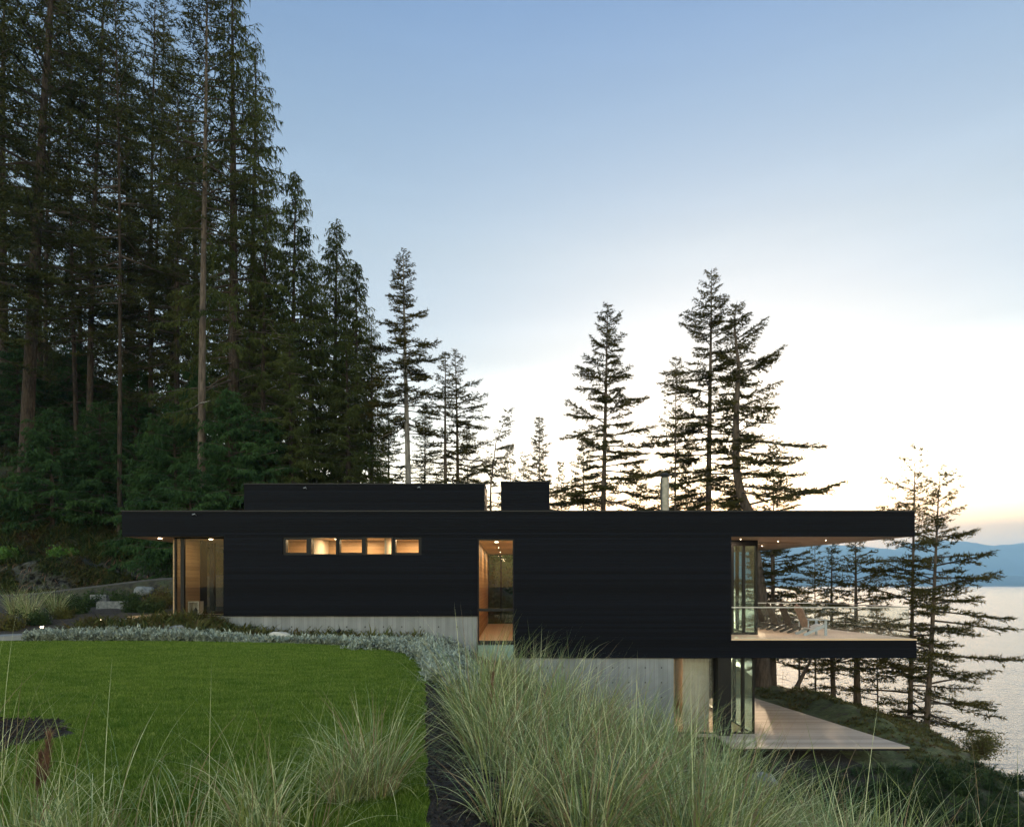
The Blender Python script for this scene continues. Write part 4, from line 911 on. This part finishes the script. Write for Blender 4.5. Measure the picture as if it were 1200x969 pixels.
# ------------------------------------------------------------------ undergrowth on the slope and behind the house (stuff)
def tufts(mb, x, y, nb, L, w, rg, th=(0.3, 1.3), bend=(.6, 1.9), mats=1, zoff=0.0, nseg=3):
    n = len(x); idx = np.repeat(np.arange(n), nb); q = len(idx)
    b = np.stack([x[idx], y[idx], ground(x[idx], y[idx])+zoff], 1)
    sc = rg.uniform(.6, 1.4, n)[idx]
    mi = rg.integers(0, mats, n)[idx] if mats > 1 else np.zeros(q, int)
    az = rg.random(q)*6.283; Ls = L*sc*rg.uniform(.6, 1.2, q); t0 = rg.uniform(*th, q); bd = rg.uniform(*bend, q)
    for k in range(mats):
        s = mi == k
        if s.any(): ribbons(mb, b[s], az[s], Ls[s], t0[s], bd[s], w*sc[s], nseg, k, twist=.6, rng=rg)
rg = np.random.default_rng(77)
def frond_scatter(n, xr, yr, cond, L, w, nb, name, mats, label, cat='undergrowth', **kw):
    x = rg.uniform(*xr, n); y = rg.uniform(*yr, n); k = cond(x, y); x, y = x[k], y[k]
    m_ = MB(); tufts(m_, x, y, nb, L, w, rg, mats=len(mats), **kw)
    o = m_.build(name, [M[a] for a in mats]); tag(o, label, cat, kind='stuff'); return o
frond_scatter(26000, (-62, -8), (40.2, 66), lambda x, y: (x > -0.90*y-2) & (vnoise(x, y, 3, 21) > -.40), .95, .065, 10, 'slope_ferns', ['brush', 'brush_dark', 'fern'], 'ferns and brush covering the dark forest slope')
frond_scatter(1600, (-11, 12), (38, 56), lambda x, y: y < shore(x)-1, 1.3, .10, 12, 'forest_brush', ['brush', 'fern'], 'brush on the ground behind the house')
frond_scatter(2600, (12.2, 19), (21, 36), lambda x, y: (x > 12.9-.17*(y-21.5)) & (vnoise(x, y, 1.1, 5) > -.2), .20, .03, 10, 'moss_grass', ['fern'], 'tufted moss and low growth on the bluff beside the terrace', 'moss')
frond_scatter(4200, (5.5, 22), (13, 22.3), lambda x, y: (y < 21.2) | (x > 12.9), .34, .02, 18, 'bank_ground_cover', ['brush_dark'], 'dark low ground cover on the bank in front of the terrace', 'ground cover')
# fern bed between silver plants and concrete base
frond_scatter(2200, (-13.5, -3.0), (20.2, 22.9), lambda x, y: (y > 20.3+.25*np.sin(x)) & ~((x < -12) & (y > 22)) & (rg.random(len(x)) < np.interp(x, [-13, -10, -6, -3], [1, 1, .6, .35])), .50, .05, 14, 'bed_ferns', ['fern', 'fern', 'brush'], 'brownish green ferns in the bed against the concrete base', 'ferns')
# silver plants
n = 2300; t = rg.random(n)
y = 12.4+t*0; s = rg.random(n)
seg = rg.random(n) < .72
xa = rg.uniform(-13.9, -3.4, n); ya = np.interp(xa, [-14.6, -9.5, -6.6, -4.6, -3.3], [19.35, 19.3, 18.8, 18.0, 16.9])+rg.random(n)*np.interp(xa, [-14.6, -12, -3.3], [.5, 1.0, 1.2])
yb = rg.uniform(11.2, 17.4, n); xb = lawn_edge(yb)+.05+rg.random(n)*np.interp(yb, [11, 14, 17], [.45, 1.2, 2.2])
x = np.where(seg, xa, xb); y = np.where(seg, ya, yb)
k3 = rg.random(n) < .13; y = np.where(k3, rg.uniform(16.5, 22.3, n), y); x = np.where(k3, rg.uniform(-4.2, -1.5, n)+(y-17)*.05, x)
m_ = MB(); nb = 22; idx = np.repeat(np.arange(n), nb); q = len(idx)
hgt = rg.uniform(.02, .22, q)*(.35+1.1*rg.random(n))[idx]
b = np.stack([x[idx]+rg.normal(0, .055, q), y[idx]+rg.normal(0, .055, q), ground(x, y)[idx]+hgt+.02], 1)
ribbons(m_, b, rg.random(q)*6.28, rg.uniform(.08, .17, q), rg.uniform(-.1, 1.3, q), rg.uniform(.2, 1.3, q), rg.uniform(.028, .05, q), 2, 0, twist=.4, rng=rg)
ribbons(m_, b[::5]-[0, 0, .1], rg.random(len(b[::5]))*6.28, .16, 1.2, .5, .01, 2, 1, rng=rg)
o = m_.build('silver_plants', [M['silver'], M['brush_dark']]); tag(o, 'band of silver leaved plants edging the far side of the lawn', 'ground cover', kind='stuff')

# low shrubs in the bed left of the entry
def shrub_meshes(seed, r, h, nl, L, w, mats):
    rr = np.random.default_rng(seed); st = MB(); lf = MB(); k = 16
    for i in range(k):
        a = rr.random()*6.28; e = rr.uniform(.25, .9); s = np.linspace(0, 1, 5)
        p = np.stack([np.cos(a)*s*r*e, np.sin(a)*s*r*e, h*(.15+.75*rr.random())*s**.7], 1); st.tube(p, .012*(1-.7*s), 4, cap=False)
        m = nl//k; q = rr.random(m)**.6; pp = np.stack([np.interp(q, s, p[:, j]) for j in range(3)], 1)+rr.normal(0, .07*r/.5, (m, 3))
        pp[:, 2] = np.abs(pp[:, 2]); leaves(lf, pp, rr.normal(size=(m, 3))+[0, 0, .5], rr.uniform(.6, 1.3, m)*L, w, 0, rr)
    a = st.build('stems', M['twig']); b = lf.build('foliage', M[mats]); return a, b
def place(pr, first, name, label, cat, group, loc, rz, sc):
    t = thing(name, label, cat, loc, group, rz); t.scale = (sc,)*3
    for ch in pr:
        if first: ch.parent = t
        else: d = ch.copy(); COL.objects.link(d); d.parent = t
SHB = 'low shrubs in the bed left of the entry'
pA = shrub_meshes(1, .7, .55, 2600, .09, .035, 'brush_dark'); pB = shrub_meshes(2, .6, .6, 2200, .09, .04, 'fern')
shr = [(90, 712, 25, 0, 1.0, 'low dark shrub directly above the farther path light'), (70, 705, 27, 0, 1.1, 'low dark shrub behind the right clump of feather grass'),
 (118, 690, 30.5, 0, 1.2, 'dark green shrub just below the driveway, left of the stone blocks'), (145, 690, 30, 0, 1.1, 'dark green shrub below the driveway above the larger stone block'),
 (160, 712, 26.0, 0, 1.0, 'low dark shrub right of the larger stone block'), (182, 702, 27.5, 1, 1.1, 'olive shrub beside the left edge of the entry glazing'),
 (190, 690, 29.5, 1, 1.2, 'taller olive shrub right of the pale grey boulder'), (150, 700, 28, 0, 1.0, 'dark shrub between the larger stone block and the pale boulder'),
 (100, 700, 29, 0, 1.0, 'dark shrub left of the smaller stone block'), (40, 722, 22.5, 0, .9, 'low dark shrub at the foot of the feather grass, left'),
 (12, 728, 21.8, 1, .9, 'low olive shrub at the left picture edge above the path'), (75, 722, 23.5, 1, .7, 'small olive shrub between path and dark shrubs'),
 (180, 712, 25.5, 0, .8, 'small dark shrub by the entry deck')]
fA = fB = True
for (px, py, D, kd, sc, lab) in shr:
    x = X(px, D); z = float(ground(x, D))-.03
    if kd: place(pB, fB, 'shrub', lab, 'shrub', SHB, (x, D, z), px*.7, sc); fB = False
    else: place(pA, fA, 'shrub', lab, 'shrub', SHB, (x, D, z), px*.7, sc); fA = False
 
for (px, D, kd, sc, lab) in [(1180, 21.5, 0, 1.0, 'dark shrub at the right picture edge on the bank'), (1120, 20, 0, 1.2, 'dark shrub on the bank below the sprawling olive bush'), (1060, 19.2, 0, 1.2, 'dark shrub on the bank right below the terrace tip'),
   (1000, 18.5, 0, 1.2, 'dark shrub on the bank below the terrace edge, middle'), (945, 17.5, 0, 1.2, 'dark shrub on the bank below the terrace edge, left'), (1150, 17.5, 0, 1.3, 'dark shrub in the bottom right corner of the bank'), (1090, 16.5, 0, 1.3, 'dark shrub at the bottom edge below the bank')]:
    x = X(px, D); z = float(ground(x, D))-.05
    place(pB if kd else pA, False, 'shrub', lab, 'shrub', 'dark shrubs on the bank', (x, D, z), px*.7, sc)
# bright and red shrubs on the rock cut
pC = shrub_meshes(3, .8, .9, 3000, .12, .06, 'limegreen')
x, D = X(76, 41.3), 41.3; place(pC, True, 'shrub', 'bright lime green shrub on top of the rock cut above the driveway', 'shrub', 'shrubs on the rock cut', (x, D, float(ground(x, D))-.1), 0, 1.2)
x, D = X(8, 41.3), 41.3; place(pC, False, 'shrub', 'lime green shrub on the rock cut at the left picture edge', 'shrub', 'shrubs on the rock cut', (x, D, float(ground(x, D))-.1), 2, 1.1)
for (xx_, D, sc, lab) in [(-1.35, 37.2, 2.5, 'light green bush seen low through the left half of the tall window'), (.75, 38.6, 2.8, 'light green bush seen through the right half of the tall window'), (-.2, 40.5, 3.4, 'larger light green bush behind the two others in the tall window')]:
    place(pC, False, 'shrub', lab, 'shrub', 'bushes behind the house', (xx_, D, float(ground(xx_, D))-.1), D, sc)
# rocks of the outcrops
for i, (px, py, D, r, lab) in enumerate([(165, 545, 50, (2.0, 1.4, 1.3), 'dark rock outcrop on the slope above the left roof end, upper'), (182, 560, 47, (1.6, 1.2, 1.0), 'dark rock outcrop on the slope above the left roof end, lower'),
     ]):
    c = P(px, py, D); c[2] = min(c[2], float(ground(c[0], c[1]))+r[2]*.35)
    o = rock_mb(c, r, i*2.3+.4).build('rock', M['rock'], smooth=False, origin=tuple(c)); tag(o, lab, 'rock', 'rocks of the forest slope')
# jagged rock cut along the drive
cx_ = np.linspace(-36, -12, 170); cz_ = np.linspace(0, 1, 24); CX, CV = np.meshgrid(cx_, cz_)
top = 1.9+1.1*vnoise(CX, CX*0, 2.3, 31)+.6*vnoise(CX, CX*0, .8, 32); top = top*np.interp(CX, [-36, -18, -12], [1.15, 1, .5])
CZ = drive_z(CX)-.3+CV*(top+.3)
dsp = 1.2*vnoise(CX, CZ*.6, 1.5, 33)+.9*vnoise(CX+CZ*.5, CZ*.7, .65, 34)+.5*vnoise(CX-CZ*.4, CZ*1.2, .33, 35)
dsp = np.floor(dsp*5)/5+.16*vnoise(CX, CZ, .2, 36)-1.2*np.clip(.06-np.abs(vnoise(CX+.3*CZ, CZ*.4, 1.1, 37)), 0, 1)*4
CY = 39.65+CV*.35-dsp*.5+np.where(CV > .93, 1.3, 0)
m_ = MB(); I, J = np.meshgrid(np.arange(169), np.arange(23)); I, J = I.ravel(), J.ravel()
m_.add(np.stack([CX, CY, CZ], -1).reshape(-1, 3), np.stack([J*170+I, J*170+I+1, (J+1)*170+I+1, (J+1)*170+I], 1))
o = m_.build('rock_cliff', M['rock'], smooth=False); tag(o, kind='structure')
rc = np.random.default_rng(91); nq = 7000; qi = rc.integers(3, 23, nq); qj = rc.integers(0, 169, nq)
m_ = MB(); bp_ = np.stack([CX[qi, qj]+rc.normal(0, .1, nq), CY[qi, qj]-.02, CZ[qi, qj]], 1)
keep_ = vnoise(bp_[:, 0], bp_[:, 2], 1.1, 44) > -.12; bp_ = bp_[keep_]; nq = len(bp_); mk = rc.integers(0, 3, nq)
for k_ in range(3):
    b_ = np.repeat(bp_[mk == k_], 5, axis=0); ribbons(m_, b_, rc.normal(-1.57, 1.0, len(b_)), rc.uniform(.2, .6, len(b_)), rc.uniform(-.2, .9, len(b_)), rc.uniform(.6, 2.0, len(b_)), .045, 3, k_, twist=.6, rng=rc)
o = m_.build('cliff_ferns', [M['brush'], M['brush_dark'], M['fern']]); tag(o, 'ferns and moss hanging over the rock cut along the driveway', 'undergrowth', kind='stuff')
def hit(px, py):
    for D in np.arange(30, 90, .1):
        if Z(py, D) < float(ground(X(px, D), D)): return D
    return 60.0
# fallen bare branches at the left
def bare(label, pts, D):
    p = np.array([P(a, b, (hit(a, b)-.5 if D > 40 else D-.02*i)) for i, (a, b) in enumerate(pts)]); t = np.linspace(0, len(p)-1, 20); i = np.arange(len(p))
    q = np.stack([np.interp(t, i, p[:, k]) for k in range(3)], 1); q[:, 1] += .3*np.sin(t); m_ = MB(); m_.tube(q, np.linspace(.05, .012, 20), 6)
    o = m_.build('bare_branch', M['bark_grey'], origin=tuple(q[0])); tag(o, label, 'branch', 'bare branches on the slope')
bare('longer bare pale branch arching down the left slope', [(14, 490), (22, 520), (34, 560), (44, 580)], 46)
bare('bare pale twig hooking left at the end of the slope branch', [(12, 480), (20, 510), (26, 540), (15, 546)], 46.4)
bare('bare branch sticking out left of the long pale brown trunk', [(246, 470), (232, 471), (220, 478)], 38.6)
# red-leaved weeping plants on the rock cut
frond_scatter(700, (-36, -14), (40.0, 41.2), lambda x, y: vnoise(x, y, 2.5, 8) > -.1, 1.2, .06, 14, 'rust_brush', ['rust', 'brush_dark'], 'rusty drooping brush hanging over the rock cut', 'brush', th=(-.3, .6), bend=(1.0, 2.2))

# bush by the shore at right
pD = shrub_meshes(4, 1.1, 1.1, 3800, .10, .035, 'fern')
x, D = X(1140, 25.5), 25.5; place(pD, True, 'shrub', 'sprawling olive bush on the bluff edge at right in front of the sea', 'shrub', None, (x, D, max(-6.5, float(ground(x, D))-.1)), 0, 1.0)

# ------------------------------------------------------------------ foreground feather grass clumps
def reed_clump(seed, n, L, spread, w=.0135, plume=0):
    rr = np.random.default_rng(seed); m_ = MB()
    a = rr.random(n)*6.283; r = spread*.30*np.sqrt(rr.random(n)); b = np.stack([r*np.cos(a), r*np.sin(a), -.05*np.ones(n)], 1)
    az = a+rr.normal(0, .6, n); q = rr.random(n)
    th = np.pi/2-np.abs(rr.normal(0, .30, n)); bd = rr.uniform(.3, 2.5, n)*(.45+q); Ls = L*rr.uniform(.55, 1.15, n)
    kind = rr.choice(4, n, p=[.44, .24, .17, .15])
    for k in range(4):
        s = kind == k; ribbons(m_, b[s], az[s], Ls[s], th[s], bd[s], w*rr.uniform(.6, 1.3, s.sum()), 9, k, twist=1.2, rng=rr)
    return m_
RM = [M['reedA'], M['reedB'], M['reedC'], M['straw']]
reedp = [reed_clump(201, 300, 1.62, .8), reed_clump(202, 250, 1.50, .7), reed_clump(203, 330, 1.68, .9), reed_clump(204, 75, 1.25, 1.3, .007), reed_clump(205, 190, 1.25, .8)]
reedo = [None]*5
GG = 'tall feather grass clumps in the foreground'
def reed(k, px, D, sc, label, rz=None, group=GG):
    x = X(px, D); z = float(ground(x, D)) if x > lawn_edge(D) or D > 19 else -1.6
    if reedo[k] is None:
        o = reedp[k].build('feather_grass', RM); reedo[k] = o
    else: o = reedo[k].copy(); COL.objects.link(o)
    o.location = (x, D, z); o.rotation_euler = (0, 0, px*.37 if rz is None else rz); o.scale = (sc,)*3
    tag(o, label, 'ornamental grass', group)
R_ = [
 (0, 660, 14.0, 1.0, 'feather grass clump on the slope close to the concrete wall, left'),
 (1, 705, 15.0, 1.05, 'feather grass clump on the slope close to the concrete wall, middle'),
 (2, 745, 13.5, 1.0, 'feather grass clump on the slope close to the concrete wall, right'),
 (1, 615, 15.5, .95, 'feather grass clump on the slope below the pale green glass block'),
 (0, 790, 14.5, 1.1, 'feather grass clump close to the lower glazing with the curtain'),
 (1, 838, 13.0, 1.1, 'feather grass clump close to the foot of the black column'),
 (0, 575, 14.0, .8, 'small feather grass clump behind the highest one near the concrete base'),
 (4, 590, 5.2, .75, 'thin feather grass clump at the bottom edge over the dark mulch'),
 (0, 690, 5.2, .85, 'feather grass clump at the very bottom, centre right'),
 (2, 830, 5.3, .95, 'broad feather grass clump at the very bottom right of centre'),
 (1, 910, 7.4, .85, 'feather grass clump right of the blue grey stone'),
 (0, 585, 9.8, .85, 'feather grass clump right below the tall window, set back against the house'),
 (2, 560, 8.3, .95, 'tall feather grass clump in front of the pale green glass block, highest of the row'),
 (0, 628, 9.2, 1.05, 'dense feather grass clump right of the highest one, reaching over the black wall'),
 (1, 572, 6.8, .75, 'feather grass clump leaning left over the dark mulch strip'),
 (2, 600, 7.2, .85, 'broad feather grass clump low in the centre of the picture'),
 (0, 672, 7.9, 1.0, 'feather grass clump in front of the concrete wall, left of the flat stone'),
 (1, 712, 10.4, 1.0, 'feather grass clump directly in front of the right concrete wall, set back'),
 (0, 765, 8.2, 1.0, 'feather grass clump in front of the lower glazing with the curtain'),
 (2, 812, 7.4, 1.0, 'broad feather grass clump right of centre in front of the black column'),
 (1, 862, 8.6, 1.05, 'feather grass clump in front of the left part of the lower terrace'),
 (0, 640, 5.9, .75, 'feather grass clump at the bottom edge, centre'),
 (2, 735, 6.0, .95, 'feather grass clump at the bottom edge below the flat stone'),
 (1, 790, 5.4, .9, 'feather grass clump at the bottom edge right of centre'),
 (1, 880, 6.6, 1.0, 'feather grass clump at the bottom edge below the terrace'),
 (4, 930, 8.4, 1.15, 'thin feather grass clump sending long blades across the terrace'),
 (4, 985, 9.5, 1.1, 'sparse feather grass clump in front of the dark bank at right'),
 (4, 1030, 7.6, 1.2, 'sparse feather grass clump at the bottom edge in front of the terrace tip'),
 (3, 1000, 6.8, 1.7, 'long thin grass blades arching over the dark bank below the terrace'),
 (3, 1110, 8.0, 1.7, 'long thin grass blades arching over the bank in the bottom right corner'),
 (1, 960, 6.2, .9, 'feather grass clump at the bottom edge right of centre below the bank'),
 (1, 1150, 9.5, .9, 'feather grass clump in the bottom right corner'),
 (4, 985, 6.6, 1.25, 'thin feather grass clump whose long blades cross the dark bank under the terrace'),
 (4, 1055, 6.4, 1.30, 'thin feather grass clump at the bottom edge, its blades arching over the bank'),
 (4, 1130, 6.9, 1.35, 'thin feather grass clump at the bottom edge near the right corner'),
 (3, 1185, 6.6, 1.9, 'long thin grass blades rising at the right picture edge'),
 (0, 1020, 5.6, 1.0, 'feather grass clump barely rising over the bottom edge at right'),
 (4, 1075, 9.0, 1.0, 'sparse feather grass clump at the bottom right'),
 (0, 440, 5.15, .58, 'feather grass clump standing before the right edge of the lawn'),
 (1, 405, 5.0, .52, 'low feather grass clump left beside the one before the right lawn edge'),
 (4, 300, 4.3, .62, 'low feather grass clump in front of the middle of the lawn'),
 (3, 215, 4.0, .85, 'thin arching grass blades in front of the middle left lawn'),
 (3, 120, 4.1, .9, 'thin arching grass blades in front of the left lawn'),
 (3, 345, 4.3, .85, 'thin arching grass blades left of the low clump at the lawn'),
 (4, 30, 3.9, .62, 'feather grass clump in the bottom left corner'),
 (3, -40, 5.2, 1.05, 'long grass blades arching in from the left picture edge'),
 (4, 90, 3.8, .5, 'low tuft of feather grass beside the rusty plume'),
]
for r_ in R_: reed(*r_)
for (px, D, sc, lab) in [(18, 24.0, .85, 'pale feather grass clump at the left edge below the cliff'), (36, 23.5, .9, 'pale feather grass clump beside the leftmost one below the cliff'), (66, 24.5, .8, 'pale feather grass clump rising in front of the driveway, the right one of three')]:
    reed(1, px, D, sc, lab, group='feather grass clumps beyond the path')
# rusty plumes
def plume(label, px, py, D, h):
    c = P(px, py, D); rr = np.random.default_rng(int(px)); t = thing('grass_plume', label, 'plant', (c[0], c[1], c[2]-h), 'rusty plumes')
    s = np.linspace(0, 1, 8); st = np.stack([c[0]+.05*s*s*h, c[1]+0*s, c[2]-h+s*h], 1)
    m_ = MB(); m_.tube(st, .004*(1-.5*s)+.001, 5); m_.build('stem', M['rust'], t)
    n = 420; q = .62+.38*rr.random(n); p = np.stack([np.interp(q, s, st[:, j]) for j in range(3)], 1)
    m_ = MB(); spikes(m_, p, rr.normal(0, .35, (n, 3))+[.1, 0, 1], rr.uniform(.03, .09, n), .006, 0, rr); m_.build('plume', M['rust'], t)
plume('rusty brown plume in the bottom left corner over the mulch circle', 50, 862, 4.2, .75)
plume('rusty brown plume inside the highest feather grass clump', 573, 790, 7.6, .9)
plume('small rusty plume at the left lawn edge beside the first one', 42, 885, 4.3, .6)

# ------------------------------------------------------------------ haze
HZ = 1
if HZ:
    m, nt, out = newmat('haze_air'); v = nt.nodes.new('ShaderNodeVolumePrincipled')
    v.inputs['Color'].default_value = (0.42, 0.70, 1.0, 1); v.inputs['Density'].default_value = 1.2e-4; v.inputs['Anisotropy'].default_value = 0.0
    nt.links.new(v.outputs[0], out.inputs['Volume'])
    mb = MB(); mb.box(-9500, 12500, -950, 14500, -20.5, 760); o = mb.build('haze', m); tag(o, kind='stuff')
    o['label'] = 'pale blue air haze over the water and mountains'; o['category'] = 'haze'
